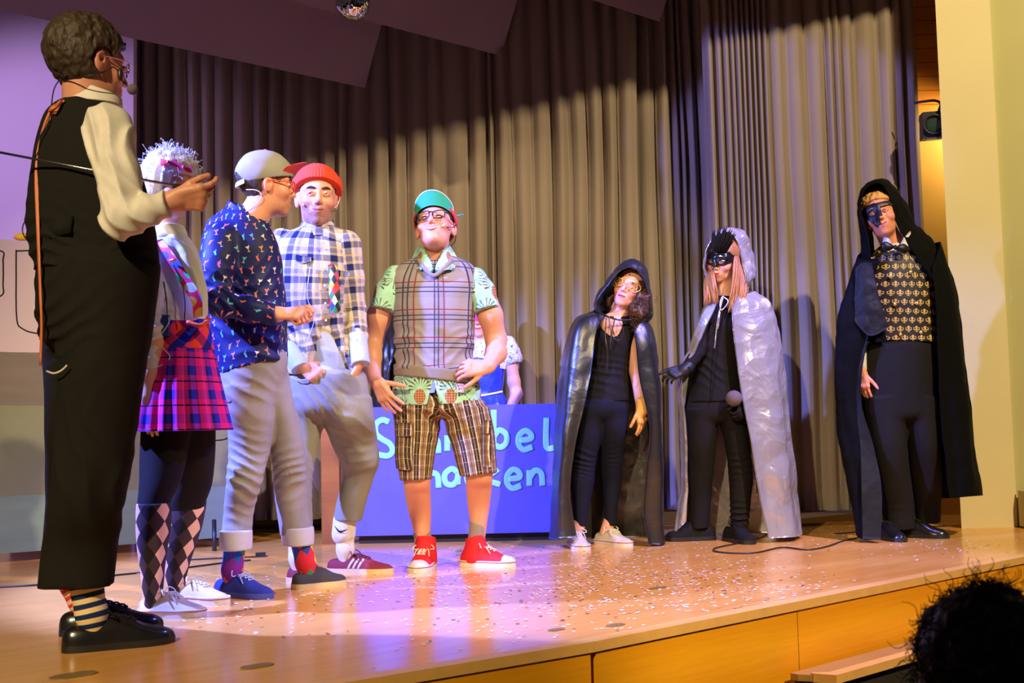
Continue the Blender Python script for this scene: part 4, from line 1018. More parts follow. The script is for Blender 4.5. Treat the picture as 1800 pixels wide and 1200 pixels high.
# ================================================================== host, seen from behind
def host():
    D = 3.4; Q = lambda x, y, d=0.: P(x, y, D+d)
    r = person(150, 1135, 'person in black waistcoat and black trousers seen from behind, holding a stick')
    H = Head(Q(156, 112, 0), (.66, .75, -.04), (.02, 0, 1), 1.08)
    hd = hand(Q(300, 354, -.17), (1, .05, .12), (-.1, .75, .6), (0, -.6, .8), 1.02, (.45, .9, 1.15, 1.25), .5, .0, .35)
    arm = chain([Q(255, 372, -.19), Q(300, 354, -.17)], [.034, .026])
    nk = neck(H, Q(150, 185, .0), .058, .066)
    short_hair(r, H, ((-.13, -.082), (-.06, -.075), (-.02, -.045), (.0, -.02), (.03, .01), (.06, .055), (.11, .06)), M['hair_brown'], .019, .006, .0038, fz=(62, 62, 40))
    # waistcoat
    v = loft(D, rows([(172, 126, 186, .05), (186, 100, 200, .08), (205, 84, 212, .105), (235, 74, 226, .12), (280, 64, 240, .13), (340, 56, 256, .135), (400, 53, 268, .135), (440, 58, 274, .135), (474, 66, 277, .14)]), 2.3)
    v = cutf(v, plane(Q(260, 474), (.12, 0, -1)))
    v = mod(v, lambda p, d: np.maximum(d, -d_cap(p, Q(150, 195), Q(152, 120), .066, .08)))
    garment('waistcoat', r, v, M['black_cloth'], .006, wr=wrinkle(.004, 10, 6, 1, [(Q(80, 440, -.1), .12, (.3, 0, 1), .006, 70), (Q(250, 450, -.1), .1, (-.5, 0, 1), .005, 60)]))
    V, F = box(Q(108, 400, -.128), (.075, .02, .05), ax=[nrm([.9, -.3, .15]), nrm([.3, .9, 0]), (0, 0, 1)]); obj('cinch_strap', V, F, M['black_cloth'], r)
    # shirt sleeve, collar
    el = Q(212, 384, -.2)
    sl = union([chain([Q(190, 225, -.07), Q(207, 300, -.15), el], [.074, .064, .056]), chain([el, Q(252, 372, -.2), Q(297, 356, -.18)], [.056, .046, .039])], .025)
    sl = cutf(sl, plane(Q(295, 357, -.18), (.95, 0, .25)))
    garment('shirt_sleeve', r, sl, M['cream_cloth'], .005, wr=wrinkle(.0035, 10, 10, 3, [(el, .10, (.7, 0, .7), .008, 75), (Q(175, 245, -.12), .10, (1, 0, .35), .010, 80), (Q(205, 320, -.17), .14, (.95, 0, .3), .006, 60)]))
    garment('shirt_sleeve', r, chain([Q(120, 235, .1), Q(150, 370, .2), Q(200, 330, .35)], [.055, .045, .04]), M['cream_cloth'], .008)
    co = loft(D, rows([(148, 124, 206, .06, .005), (165, 119, 212, .067, .005), (188, 112, 214, .08, .0)]))
    co = shell(co, .008, lambda p: np.maximum(plane(Q(170, 158), (.32, .0, 1))(p), -1)); garment('shirt_collar', r, co, M['cream_cloth'], .0035)
    # trousers
    nd = foot(D, (112, 1146), (305, 1127))[0]; fd_ = foot(D, (107, 1117), (285, 1104))[0]
    near = loft(D, rows([(470, 120, 272, .13, -.02), (560, 112, 263, .125, -.03), (650, 104, 254, .115, -.04), (760, 96, 236, .1, -.04), (880, 86, 215, .095, -.04), (960, 78, 207, .095, nd), (1030, 70, 199, .095, nd)]))
    far = loft(D, rows([(470, 72, 230, .12, .06), (540, 66, 220, .12, .1), (620, 76, 200, .11, .14), (760, 82, 180, .095, .15), (900, 82, 168, .09, fd_), (1026, 72, 165, .09, fd_)]))
    hip = loft(D, rows([(428, 76, 266, .135, .0), (480, 70, 272, .145), (560, 68, 262, .145), (620, 80, 252, .12)]), cap=.06)
    trs = union([hip, near, far], .035)
    garment('trousers', r, trs, M['black_cloth'], .0065, wr=wrinkle(.005, 9, 3, 5, [(Q(90, 560, -.1), .16, (.55, 0, -1), .006, 50), (Q(150, 830, -.13), .2, (1, 0, .25), .006, 40)]))
    body_mesh('body', r, [union([H, nk], .02), union([arm, hd], .015)], [inner(v, .03), inner(trs, .03)], sr(216, 150, 118), H, tintkw=dict(lip=sr(200, 120, 100)))
    # socks and shoes
    for nm, m, sx, dd, hx, tx, hy, ty in (('sock', 'sock_stripe', (148, 148), -.04, 112, 305, 1146, 1127), ('sock', 'sock_redstripe', (124, 126), .16, 107, 285, 1117, 1104)):
        dd, ak = foot(D, (hx, hy), (tx, ty)); sock(r, Q(sx[0], 1010, dd), ak, M[m], (.052, .047, .042), .05, lean=Q(sx[1]-2, 1085, dd))
        shoe(r, G(hx, hy), G(tx, ty), 'dress', M['black_leather'], M['sole_black'], M['black_cloth'], 1.05, 1.15)
    # ribbons, cable, headset
    for dx, n_ in ((0, 0), (5, 1)):
        V, F = tube([Q(108+dx, 176, -.1), Q(88+dx, 196, -.11), Q(72+dx, 240, -.1), Q(63+dx*.6, 300, -.11), Q(66+dx*.3, 400, -.12), Q(70, 500-dx*3, -.13), Q(73, 570, -.13), Q(71, 642-dx*9, -.12)], .0042, 6, 40, .25, (0, -1, 0)); obj('ribbon', V, F, M['ribbon'], r)
    V, F = tube([Q(108, 178, -.1), Q(92, 186, -.12), Q(86, 196, -.12), Q(97, 190, -.13), Q(108, 178, -.11), Q(96, 200, -.12)], .005, 6, 20, .3); obj('ribbon', V, F, M['ribbon'], r)
    V, F = tube([Q(104, 140, -.03), Q(94, 160, -.08), Q(86, 210, -.12), Q(66, 250, -.12), Q(58, 300, -.1)], .002, 5, 24); obj('microphone_cable', V, F, M['black_plastic'], r)
    V, F = tube([Q(58, 375, -.05), Q(42, 392, -.05), Q(41, 412, -.05), Q(60, 437, -.08)], .002, 5, 16); obj('microphone_cable', V, F, M['black_plastic'], r)
    V, F = tube([Q(82, 652, -.1), Q(95, 656, -.14), Q(108, 651, -.15), Q(118, 642, -.155)], .003, 5, 14); obj('cord', V, F, M['cream_cloth'], r)
    hs = MB(); hs.add(*tube([Q(185, 126, -.1), Q(198, 118, -.09), Q(207, 124, -.06), Q(212, 138, -.05), Q(222, 150, -.04), Q(230, 155, -.04)], .0022, 5, 18)); hs.add(*ellipsoid(Q(211, 131, -.06), (.008, .008, .02))); hs.add(*tube([Q(185, 126, -.1), Q(150, 134, -.12), Q(110, 142, -.06)], .002, 5, 14))
    hs.build('headset_microphone', M['black_plastic'], r)
    V, F = ellipsoid(Q(233, 157, -.04), (.0165,)*3); obj('microphone_foam', V, F, M['foam_pink'], r)
    H.glasses(r, M['metal'], .002)
    # stick in the hand
    a, b = Q(-30, 262, -.155), Q(305, 326, -.155)
    stk = empty('pointer_stick', b, 'thin silver pointer stick held by the person in the black waistcoat', 'stick')
    V, F = tube([a, b], [.0035, .0042], 8); obj('shaft', V, F, M['metal'], stk)
    V, F = tube([b, b+nrm(b-a)*.05], .006, 8); obj('grip', V, F, M['black_plastic'], stk)
host()
# ================================================================== schoolgirl in plaid skirt
def girl():
    D = 4.15; Q = lambda x, y, d=0.: P(x, y, D+d)
    r = person(310, 1070, 'person in white blouse, magenta and blue plaid skirt and argyle knee socks')
    H = Head(Q(298, 325, 0), (.8, -.35, -.3), (0, 0, 1), .95, female=True)
    nk = neck(H, Q(292, 425), .045, .055)
    arm = chain([Q(268, 600, -.13), Q(262, 660, -.14), Q(260, 695, -.15)], [.04, .034, .027])
    hd = hand(Q(260, 695, -.15), (-.03, 0, -1), (.3, .9, 0), (.9, -.3, 0), .88, (.18, .2, .22, .25), .3, .03, .45)
    tr = loft(D, rows([(425, 270, 330, .06), (500, 268, 348, .08), (600, 272, 350, .08), (700, 270, 350, .08)]))
    # wig: bob with curls and bows
    def hf(p):
        q = H.loc(p); d = smin(d_ell(q, (0, -.014, .04), (.088, .112, .098)), d_ell(q, (0, -.035, -.05), (.080, .080, .10)), .04)
        fr_ = np.maximum(q[:, 1]-.055, -(q[:, 2]-.045)); d = smax(d, np.minimum(q[:, 1]-.05, q[:, 2]*-1+.06), .02)
        n = vnoise(q*np.array([60, 60, 18], np.float32)); return (d-.004+.007*n)*H.s
    hf.lo, hf.hi = H.lo-.05, H.hi+.05
    V, F = nets(hf, .005); hr = obj('hair', V, F, M['hair_grey'], r)
    mb = MB(); rr = np.random.default_rng(4)
    for k in range(420):
        a = rr.uniform(-pi, pi); b = rr.uniform(-.1, 1.3); c = np.array([.092*cos(a)*cos(b), -.014+.115*sin(a)*cos(b), .04+.1*sin(b)]); n = c/np.linalg.norm(c); s = rr.normal(0, 1, 3)
        mb.add(*tube(H.ws([c, c+n*.008+s*.004, c+n*.014+s*.010, c+n*.012+s*.015, c+n*.004+s*.015]), .0009, 3, 9))
    o = mb.build('curls', M['hair_grey'], hr); o['kind'] = 'stuff'
    for px, py, tl in ((297, 286, .1), (324, 295, .35)):
        c = Q(px, py, -.10); bo = sub(r, 'hair_bow'); bo.location = c-wloc(r)
        for sx in (-1, 1):
            V, F = box(c+np.array([sx*.015, 0, -sx*tl*.02]), (.026, .014, .022)); V[:, 2] = c[2]-sx*tl*.02+(V[:, 2]-c[2]+sx*tl*.02)*(.45+.75*np.abs(V[:, 0]-c[0])/.028); obj('loop', V, F, M['pink'], bo, False)
        V, F = ellipsoid(c+np.array([0, -.008, 0]), (.006, .006, .008)); obj('knot', V, F, M['pink'], bo)
    # blouse
    t = loft(D, rows([(405, 282, 322, .05), (422, 264, 334, .075), (450, 256, 348, .095), (500, 256, 360, .11), (540, 258, 364, .115), (570, 262, 362, .11)]), 2.2)
    sl = chain([Q(266, 445, -.07), Q(266, 520, -.11), Q(264, 580, -.13), Q(262, 640, -.14)], [.055, .05, .046, .040])
    garment('blouse', r, union([t, sl], .02), M['blouse_white'], .0055, wr=wrinkle(.005, 12, 4, 8, [(Q(264, 580, -.13), .09, (0, 0, 1), .007, 90)]))
    co = loft(D, rows([(396, 270, 322, .06, -.01), (410, 266, 328, .07), (424, 262, 330, .075)])); garment('blouse_collar', r, co, M['white_cloth'], .005)
    # satin front panel + dotted strap
    V, F, uv = patch([[(300, 418, -.085), (315, 424, -.085), (330, 432, -.06)], [(318, 455, -.115), (334, 460, -.115), (348, 462, -.08)], [(336, 500, -.125), (350, 505, -.12), (362, 505, -.085)], [(346, 545, -.13), (356, 555, -.12), (364, 550, -.09)]], D, 20, 40, crump(.004, 16, 2), .006); obj('satin_lapel', V, F, M['blouse_white'], r, uv=uv)
    V, F, uv = patch([[(274, 424, -.09), (286, 420, -.095)], [(292, 458, -.125), (310, 452, -.125)], [(318, 500, -.135), (338, 494, -.135)], [(336, 530, -.14), (354, 524, -.135)], [(340, 558, -.14), (356, 556, -.135)]], D, 8, 40, None, .006); obj('scarf', V, F, M['dots'], r, uv=uv)
    V, F = tube([Q(299, 458, -.14), Q(310, 456, -.145)], .005, 6); obj('scarf_clip', V, F, M['gold'], r)
    V, F = tube([Q(303, 462, -.13), Q(318, 495, -.14), Q(325, 530, -.14), Q(324, 565, -.135)], .0022, 5, 20); obj('microphone_cable', V, F, M['black_plastic'], r)
    V, F = tube([Q(288, 495, -.12), Q(293, 530, -.125), Q(294, 565, -.125)], .0022, 5, 12); obj('microphone_cable', V, F, M['black_plastic'], r)
    V, F = tube([Q(288, 545, -.13), Q(297, 565, -.14), Q(282, 590, -.14), Q(280, 605, -.14), Q(298, 625, -.15), Q(290, 638, -.15), Q(266, 650, -.16)], .0022, 5, 30); obj('microphone_cable', V, F, M['white_rubber'], r)
    V, F = box(Q(289, 572, -.13), (.034, .02, .075)); obj('transmitter_pack', V, F, plain('navy plastic', (.02, .05, .25), .4), r, False)
    # skirt: yoke + pleats
    V, F, uv = lathe_cloth(D, rows([(556, 262, 364, .105), (575, 261, 366, .11), (616, 257, 374, .13)]), 100, 14); obj('skirt_yoke', V, F, M['plaid_yoke'], r, uv=uv)
    pl = lambda th, t_: (.02+.065*t_)*(np.abs(((th*11/pi) % 1)-.5)*2-.5)+.025*t_*np.sin(th*5)
    V, F, uv = lathe_cloth(D, rows([(606, 260, 370, .12), (640, 252, 378, .15), (700, 241, 390, .18), (757, 231, 402, .2)]), 260, 30, pl); obj('skirt', V, F, M['plaid_skirt'], r, uv=uv)
    V, F = tube([Q(330, 566, -.14), Q(352, 572, -.14), Q(366, 562, -.1)], .016, 8, 12, .5); obj('belt_bow', V, F, plain('orange red cloth', (.7, .08, .02), .6), r)
    # legs in tights
    nd = foot(D, (246, 1083), (360, 1083))[0]; fd_ = foot(D, (300, 1056), (400, 1062))[0]
    near = loft(D, rows([(740, 250, 336, .085, nd*.3), (800, 247, 328, .08, nd*.5), (850, 246, 315, .072, nd*.75), (880, 243, 300, .062, nd*.92), (900, 242, 296, .06, nd)])); far = loft(D, rows([(740, 312, 378, .08, fd_*.3), (800, 313, 377, .078, fd_*.5), (850, 310, 372, .07, fd_*.75), (880, 301, 362, .062, fd_*.92), (900, 296, 358, .06, fd_)]))
    tg = union([near, far], .012); garment('tights', r, tg, M['tights'], .006)
    body_mesh('body', r, [union([H, nk], .02), union([arm, hd], .012)], [tr, inner(tg, .015)], sr(226, 170, 145), H)
    for rw, dd in (([(884, 241, 299, .063), (920, 240, 300, .064), (960, 242, 294, .058), (1000, 247, 289, .046), (1040, 251, 286, .04), (1068, 254, 286, .036)], nd), ([(880, 300, 363, .063), (920, 293, 356, .064), (955, 290, 345, .058), (995, 290, 332, .046), (1030, 293, 325, .04), (1045, 300, 328, .036)], fd_)):
        L = loft(D, rows(rw, dd)); garment('sock', r, L, M['sock_argyle_dark'], .005, [(L.axis(), .055, FRONT)])
    shoe(r, G(246, 1083), G(360, 1083), 'sneaker', M['canvas_white'], M['white_rubber'], M['white_cloth'], 1.0, .95)
    shoe(r, G(300, 1056), G(400, 1062), 'sneaker', M['canvas_white'], M['white_rubber'], M['white_cloth'], 1.0, .95)
girl()
# ================================================================== man in cocktail shirt
def cocktail_man():
    D = 4.5; Q = lambda x, y, d=0.: P(x, y, D+d)
    r = person(440, 1042, 'person in navy cocktail print shirt, grey jeans and grey cap with red brim')
    H = Head(Q(468, 326, 0), (.90, .40, -.02), (.06, 0, 1), 1.0, .004)
    nk = neck(H, Q(435, 400, 0), .056, .066)
    hd = hand(Q(488, 552, -.16), (1, -.1, .02), (.0, .6, -.8), (.0, -.5, .8), 1.0, (1.15, 1.2, 1.2, 1.2), 1.1, .0, .5)
    hd2 = hand(Q(510, 556, .05), (.95, -.2, -.05), (-.2, -.5, .8), (0, -.6, .6), .95, (.9, 1., 1., 1.), .9, .0, .5)
    arm = chain([Q(450, 550, -.17), Q(488, 552, -.16)], [.035, .03])
    short_hair(r, H, ((-.13, -.085), (-.06, -.08), (-.03, -.03), (-.005, .0), (.02, .0), (.045, .01), (.05, .05), (.11, .06)), M['hair_brown'], .008, .002, .004)
    H.extras(r)
    H.glasses(r, M['orange'], .0024)
    # cap: panels, brim, strap
    cap = sub(r, 'cap'); cap.location = H.w(0, 0, .08)-wloc(r)
    def cf(p):
        q = H.loc(p); d = d_ell(q, (0, -.008, .045), (.094, .116, .096)); n = vnoise(q*np.array([26, 26, 26], np.float32))
        low = np.interp(q[:, 1], [-.13, .1], [-.012, .038])-q[:, 2]
        arch = np.sqrt(q[:, 0]**2+(q[:, 2]-.002)**2)-.04; d = d+.002*n
        d = np.maximum(d, -(d+.008)); d = np.maximum(d, low); d = np.maximum(d, np.where(q[:, 1] < -.05, -arch, -1)); return d*H.s
    cf.lo, cf.hi = H.lo, H.hi
    V, F = nets(cf, .0038); obj('crown', V, F, M['cap_grey'], cap)
    V, F = tube(H.ws([(-.052, -.098, .0), (-.03, -.112, -.006), (0, -.119, -.008), (.03, -.112, -.006), (.052, -.098, .0)]), .011, 8, 16, .22, nrm(H.R[1])); obj('strap', V, F, M['cap_pale'], cap)
    g = np.zeros((14, 24, 3))
    for i in range(14):
        for j in range(24):
            a = -1.25+2.5*j/23; t_ = i/13; rad = .0; bx = .082*sin(a); by = .105*cos(a)-.005
            g[i, j] = H.w(bx*(1.02+.06*t_), by+t_*.062*cos(a)**.5, .046+t_*.06*cos(a)**.5-.02*(1-cos(a)))
    V, F, uv = gridmesh(g, .005); obj('brim', V, F, M['cap_red'], cap)
    V, F = ellipsoid(H.w(0, -.006, .142), (.009, .009, .005)); obj('button', V, F, M['cap_red'], cap)
    V, F = tube(H.ws([(.06, -.09, -.035), (.074, -.06, -.036), (.08, -.04, -.045), (.076, -.035, -.065), (.06, -.05, -.09), (.03, -.1, -.13)]), .002, 5, 22); obj('headset_microphone', V, F, M['white_rubber'], r)
    # shirt
    tor = loft(D, rows([(362, 400, 440, .05), (378, 378, 462, .075), (400, 362, 476, .1), (440, 354, 490, .125), (490, 356, 498, .13), (540, 364, 504, .13), (590, 372, 508, .13), (625, 380, 510, .135), (658, 388, 508, .14)]), 2.2)
    el = Q(386, 530, -.17)
    ua = chain([Q(390, 425, -.08), Q(382, 480, -.14), el], [.078, .07, .06]); fa = chain([el, Q(440, 546, -.19), Q(487, 552, -.17)], [.06, .05, .038])
    f = union([tor, union([ua, fa], .02)], .018); f = cutf(f, plane(Q(485, 552, -.16), (1, 0, -.03)))
    f = cutf(f, lambda p: -plane(Q(398, 660), (-.24, 0, 1))(p))
    f = mod(f, lambda p, d: np.maximum(d, -d_cap(p, Q(438, 395), H.w(0, 0, -.05), .064, .064)))
    garment('shirt', r, f, M['cocktail'], .0055, [(tor.axis(), .14, FRONT), ([el, Q(382, 480, -.14), Q(390, 425, -.08)], .07, FRONT), ([Q(487, 552, -.17), Q(440, 546, -.19), el], .05, FRONT)],
            wr=wrinkle(.004, 10, 8, 11, [(el, .1, (.6, 0, .8), .009, 70), (Q(420, 500, -.13), .12, (-.6, 0, 1), .005, 45), (Q(470, 600, -.13), .15, (.3, 0, 1), .005, 45)]))
    co = loft(D, rows([(352, 402, 446, .058, .0), (372, 394, 460, .068, .0), (390, 384, 470, .075)])); co = shell(co, .007, plane(Q(425, 364), (.62, -.1, 1))); garment('shirt_collar', r, co, M['cocktail'], .004, [([Q(425, 400), Q(430, 350)], .07, FRONT)])
    # jeans
    nd = foot(D, (381, 1046), (477, 1052))[0]; fd_ = foot(D, (516, 1036), (607, 1026))[0]
    hip = loft(D, rows([(612, 384, 508, .125), (650, 386, 503, .135), (690, 387, 488, .13), (715, 392, 482, .11)]), cap=.06)
    near = loft(D, rows([(680, 388, 478, .10, -.03), (720, 392, 480, .098, nd*.6), (760, 400, 479, .092), (800, 401, 472, .085), (850, 398, 460, .078, nd), (900, 393, 447, .072), (945, 389, 442, .07)]))
    far = loft(D, rows([(650, 430, 506, .1, .06), (700, 462, 515, .085, .08), (760, 474, 530, .08, .1), (820, 480, 537, .076, fd_*.8), (870, 484, 540, .074, fd_), (940, 494, 547, .07, fd_)]))
    jn = union([hip, near, far], .02)
    body_mesh('body', r, [union([H, nk], .02), union([arm, hd], .012), hd2], [inner(f, .025), inner(jn, .025)], sr(224, 158, 130), H, tintkw=dict(beard=sr(90, 62, 46), bamt=.4))
    garment('jeans', r, jn, M['jeans_grey'], .0055, [(near.axis(), .09, FRONT), (far.axis(), .09, FRONT)], wr=wrinkle(.0035, 12, 7, 13, [(Q(430, 820, -.12), .11, (.2, 0, 1), .007, 80), (Q(505, 840, .03), .1, (-.3, 0, 1), .007, 80), (Q(440, 690, -.12), .1, (.6, 0, 1), .004, 60), (Q(420, 900, -.12), .1, (.1, 0, 1), .004, 70)]))
    for rw, dd in (([(932, 387, 443, .073), (950, 386, 443, .074), (966, 389, 442, .072)], nd), ([(926, 494, 551, .073), (940, 495, 552, .074), (958, 498, 551, .072)], fd_)):
        garment('turn_up', r, shell(loft(D, rows(rw, dd)), .011), plain('pale denim inside', sr(196, 194, 200), .85), .0045)
    mb = MB(); mb.add(*tube([Q(388, 642, -.06), Q(386, 690, -.08), Q(396, 705, -.10), Q(408, 700, -.12), Q(408, 645, -.11)], .0015, 5, 24)); mb.build('pocket_seam', plain('dark stitching', sr(70, 66, 64)), r)
    for m, x, y0, x1, y1, dd, hx, hy, tx, ty, sm, so in (('sock_colour', 414, 960, 411, 1024, -.04, 381, 1046, 477, 1052, 'suede_blue', 'sole_blue'), ('sock_colour_b', 526, 950, 536, 1006, .12, 516, 1036, 607, 1026, 'suede_grey', 'sole_cream')):
        dd, ak = foot(D, (hx, hy), (tx, ty)); sock(r, Q(x, y0-10, dd), ak, M[m], (.043, .042, .038), lean=Q(x1, y1-8, dd))
        shoe(r, G(hx, hy), G(tx, ty), 'low', M[sm], M[so], M['tshirt_blue'] if sm == 'suede_blue' else None, 1.05, 1.0)
cocktail_man()
# ================================================================== man in beanie and checked shirt
def beanie_man():
    D = 4.95; Q = lambda x, y, d=0.: P(x, y, D+d)
    r = person(600, 1012, 'person in orange red beanie, checked flannel shirt and olive grey jeans')
    H = Head(Q(557, 349, 0), (.24, -.97, .02), (.03, 0, 1), 1.12, .003, wide=.95)
    nk = neck(H, Q(560, 425, .01), .056, .066)
    t = loft(D, rows([(398, 530, 592, .06), (412, 500, 606, .085), (435, 484, 616, .105), (480, 476, 620, .12), (530, 480, 612, .12), (580, 492, 612, .12), (620, 500, 624, .125), (658, 503, 634, .13)]), 2.2)
    eL, eR = Q(482, 548, .0), Q(622, 545, .02); wL, wR = Q(528, 636, -.10), Q(630, 634, -.06)
    aL = chain([Q(496, 428, 0), Q(484, 490, 0), eL, Q(505, 600, -.06)], [.068, .06, .056, .05]); aR = chain([Q(608, 430, 0), Q(616, 490, .01), eR, Q(628, 590, -.02)], [.068, .058, .054, .048])
    sh_ = union([t, aL, aR], .02)
    opening = lambda p: np.maximum(np.maximum(d_cap(p, Q(581, 520, -.14), Q(592, 700, -.16), .002, .042), -1), -1)
    sh2 = mod(sh_, lambda p, d: np.maximum(d, -d_cap(p, Q(584, 535, -.2), Q(588, 680, -.2), .095, .165)))
    sh2 = mod(sh2, lambda p, d: np.maximum(d, -np.minimum(d_cap(p, Q(558, 410, -.02), Q(556, 340), .062, .066), d_cap(p, Q(562, 400, -.13), Q(572, 450, -.17), .06, .02))))
    sh2 = cutf(sh2, plane(Q(560, 660), (-.05, 0, -1)))
    garment('flannel_shirt', r, sh2, M['plaid_shirt'], .0055, [(t.axis(), .13, FRONT), ([Q(505, 600, -.06), eL, Q(484, 490, 0), Q(496, 428, 0)], .06, FRONT), ([Q(628, 590, -.02), eR, Q(616, 490, .01), Q(608, 430, 0)], .06, FRONT)],
            wr=wrinkle(.004, 9, 7, 21, [(Q(530, 580, -.1), .14, (.5, 0, 1), .006, 50), (eL, .08, (0, 0, 1), .006, 70)]))
    ts = loft(D, rows([(420, 540, 585, .06), (450, 505, 605, .085), (560, 500, 605, .098), (640, 515, 618, .10), (660, 525, 622, .10)])); garment('t_shirt', r, ts, M['tshirt_blue'], .006, wr=wrinkle(.004, 8, 8, 22))
    for a, b, rr in ((Q(505, 596, -.06), Q(530, 648, -.11), .047), (Q(628, 585, -.02), Q(634, 640, -.07), .042)):
        garment('cuff', r, cutf(chain([a, b], [rr, rr*.92]), plane(b, b-a)), M['tshirt_blue'], .005, wr=wrinkle(.003, 14, 14, 23))
    co = loft(D, rows([(388, 532, 586, .062, .012), (402, 524, 592, .075, .005), (420, 510, 600, .09, .0)])); co = shell(co, .008, lambda p: -d_cap(p, Q(561, 384, -.12), Q(573, 440, -.14), .052, .018)); co = cutf(co, plane(Q(560, 388, -.06), (0, -.5, 1)))
    garment('shirt_collar', r, co, M['plaid_shirt'], .0038, [([Q(560, 430), Q(560, 380)], .07, FRONT)])
    V, F, uv = patch([[(577, 466, -.135), (586, 464, -.14), (594, 470, -.13)], [(578, 500, -.145), (588, 500, -.15), (597, 503, -.14)], [(579, 530, -.145), (590, 532, -.15), (598, 530, -.14)], [(580, 555, -.14), (590, 553, -.145), (599, 545, -.135)]], D, 14, 30, crump(.003, 30, 3), .005); obj('printed_scarf', V, F, M['harlequin'], r, uv=uv)
    # chest pockets, buttons
    for x, y, w_ in ((534, 452, .085), (601, 478, .04)):
        V, F, uv = patch([[(x-13, y-4, -.117), (x, y-2, -.122), (x+13, y, -.119)], [(x-13, y+6, -.119), (x, y+10, -.126), (x+13, y+7, -.121)]], D, 10, 6, None, .006); obj('pocket_flap', V, F, M['plaid_shirt'], r, uv=uv)
    for x, y in ((569, 432), (569, 470), (571, 502), (572, 533), (573, 563)):
        V, F = ellipsoid(Q(x, y, -.133), (.005, .002, .005)); obj('button', V, F, M['mint_btn'], r)
    hl = hand(Q(528, 640, -.11), (.75, -.1, -.55), (0, .9, -.2), (.6, 0, .8), .95, (.4, .45, .5, .5), .3, .02, .7); hr_ = hand(Q(633, 636, -.06), (-.35, .55, -1), (-.9, .2, 0), (0, -1, .2), .85, (.3, .3, .3, .3), .2, .02, .4)
    # jeans
    nd, nak = foot(D, (578, 1006), (690, 1007)); fd_, fak = foot(D, (508, 1022), (575, 1024))
    hip = loft(D, rows([(645, 506, 640, .115), (680, 500, 646, .125), (715, 500, 650, .125), (735, 503, 652, .11)]), cap=.06)
    lR = loft(D, rows([(700, 560, 652, .1, .0), (740, 568, 658, .095), (780, 584, 664, .085, nd*.6), (815, 600, 667, .08, nd*.8), (840, 603, 658, .072, nd), (880, 592, 646, .068, nd), (915, 586, 637, .064, nd)]))
    lL = loft(D, rows([(700, 500, 578, .1, .0), (760, 500, 565, .09), (820, 502, 552, .08, fd_*.6), (870, 506, 548, .07, fd_), (935, 509, 548, .065, fd_)]))
    jn = union([hip, lR, lL], .02)
    garment('jeans', r, jn, M['jeans_olive'], .0055, [(lR.axis(), .085, FRONT), (lL.axis(), .085, FRONT)], wr=wrinkle(.0035, 12, 7, 25, [(Q(630, 830, -.05), .09, (-.15, 0, 1), .013, 75), (Q(610, 760, -.08), .10, (.6, 0, 1), .005, 60), (Q(612, 890, -.05), .07, (.5, 0, 1), .007, 70), (Q(525, 850, 0), .1, (0, 0, 1), .010, 80), (Q(570, 700, -.1), .09, (.8, 0, .6), .006, 70)]))
    V, F = tube([Q(512, 662, -.115), Q(525, 668, -.125), Q(545, 664, -.128), Q(556, 655, -.128)], .0022, 5, 14); obj('pocket_seam', V, F, plain('light stitching', sr(196, 190, 176)), r)
    body_mesh('body', r, [union([H, nk], .02), hl, hr_], [inner(sh_, .03), inner(jn, .025)], sr(226, 165, 135), H, tintkw=dict(beard=sr(74, 52, 42), bamt=.62, lip=sr(205, 110, 100)))
    H.extras(r, look=(.35, .02))
    # beanie
    def bf(p):
        q = H.loc(p); d = d_ell(q, (0, -.012, .045), (.094, .112, .096)); th = np.arctan2(q[:, 0], q[:, 1]+.012)
        low = np.interp(q[:, 1], [-.11, -.02, .1], [-.035, .012, .062]); d = d-.0015*np.sin(th*60)
        cuff = np.abs(q[:, 2]-low-.022)-.022; d2 = np.maximum(d-.006, cuff-.002); d = smin(d, d2, .004); return np.maximum(d, low-q[:, 2])*H.s
    bf.lo, bf.hi = H.lo, H.hi; V, F = nets(bf, .0035); obj('beanie', V, F, M['red_knit'], r)
    sideb = H
    short_hair(r, H, ((-.13, -.06), (-.06, -.05), (-.02, -.02), (.0, -.01), (.02, .005), (.035, .03), (.11, .08)), M['hair_brown'], .005, .002, .004)
    headset(r, H, -1, M['white_rubber']); V, F = ellipsoid(H.w(.056, .075, -.045), (.005, .005, .006)); obj('microphone_foam', V, F, M['mint_btn'], r)
    V, F = tube([Q(545, 470, -.135), Q(540, 520, -.14), Q(552, 560, -.135), Q(540, 600, -.135)], .0014, 4, 20); obj('microphone_cable', V, F, M['white_rubber'], r)
    # socks, shoes
    sock(r, Q(606, 905, nd), nak, M['sock_white'], (.046, .041, .038), lean=Q(600, 970, nd))
    garment('sock_roll', r, chain([Q(606, 915, nd), Q(604, 938, nd)], [.052, .053]), M['sock_white'], .005)
    V, F = tube([Q(588, 924, nd-.054), Q(597, 934, nd-.056), Q(611, 930, nd-.056)], [.001, .0042, .001], 6, 12, .4, (0, -1, 0)); obj('sock_mark', V, F, M['black_cloth'], r)
    sock(r, Q(522, 930, fd_), fak, M['sock_white'], (.045, .041, .038), lean=Q(523, 990, fd_))
    for h_, t_ in (((578, 1006), (690, 1007)), ((508, 1022), (575, 1024))):
        s0, hp, f, s = shoe(r, G(*h_), G(*t_), 'low', M['suede_maroon'], M['sole_cream'], plain('maroon lace', (.16, .01, .02)), 1.0, .95)
        k = np.linalg.norm(G(*t_)-G(*h_))/.29
        for i in range(3):
            c = hp+f*(.115+.022*i)*k; o = s*(-1 if s[1] > 0 else 1)
            V, F = tube([c+o*.040+np.array([0, 0, .022])-f*.012, c+o*.038+np.array([0, 0, .045]), c+o*.026+np.array([0, 0, .064])+f*.012], .0055, 6, 8, .4, o); obj('side_stripe', V, F, M['canvas_white'], s0)
beanie_man()
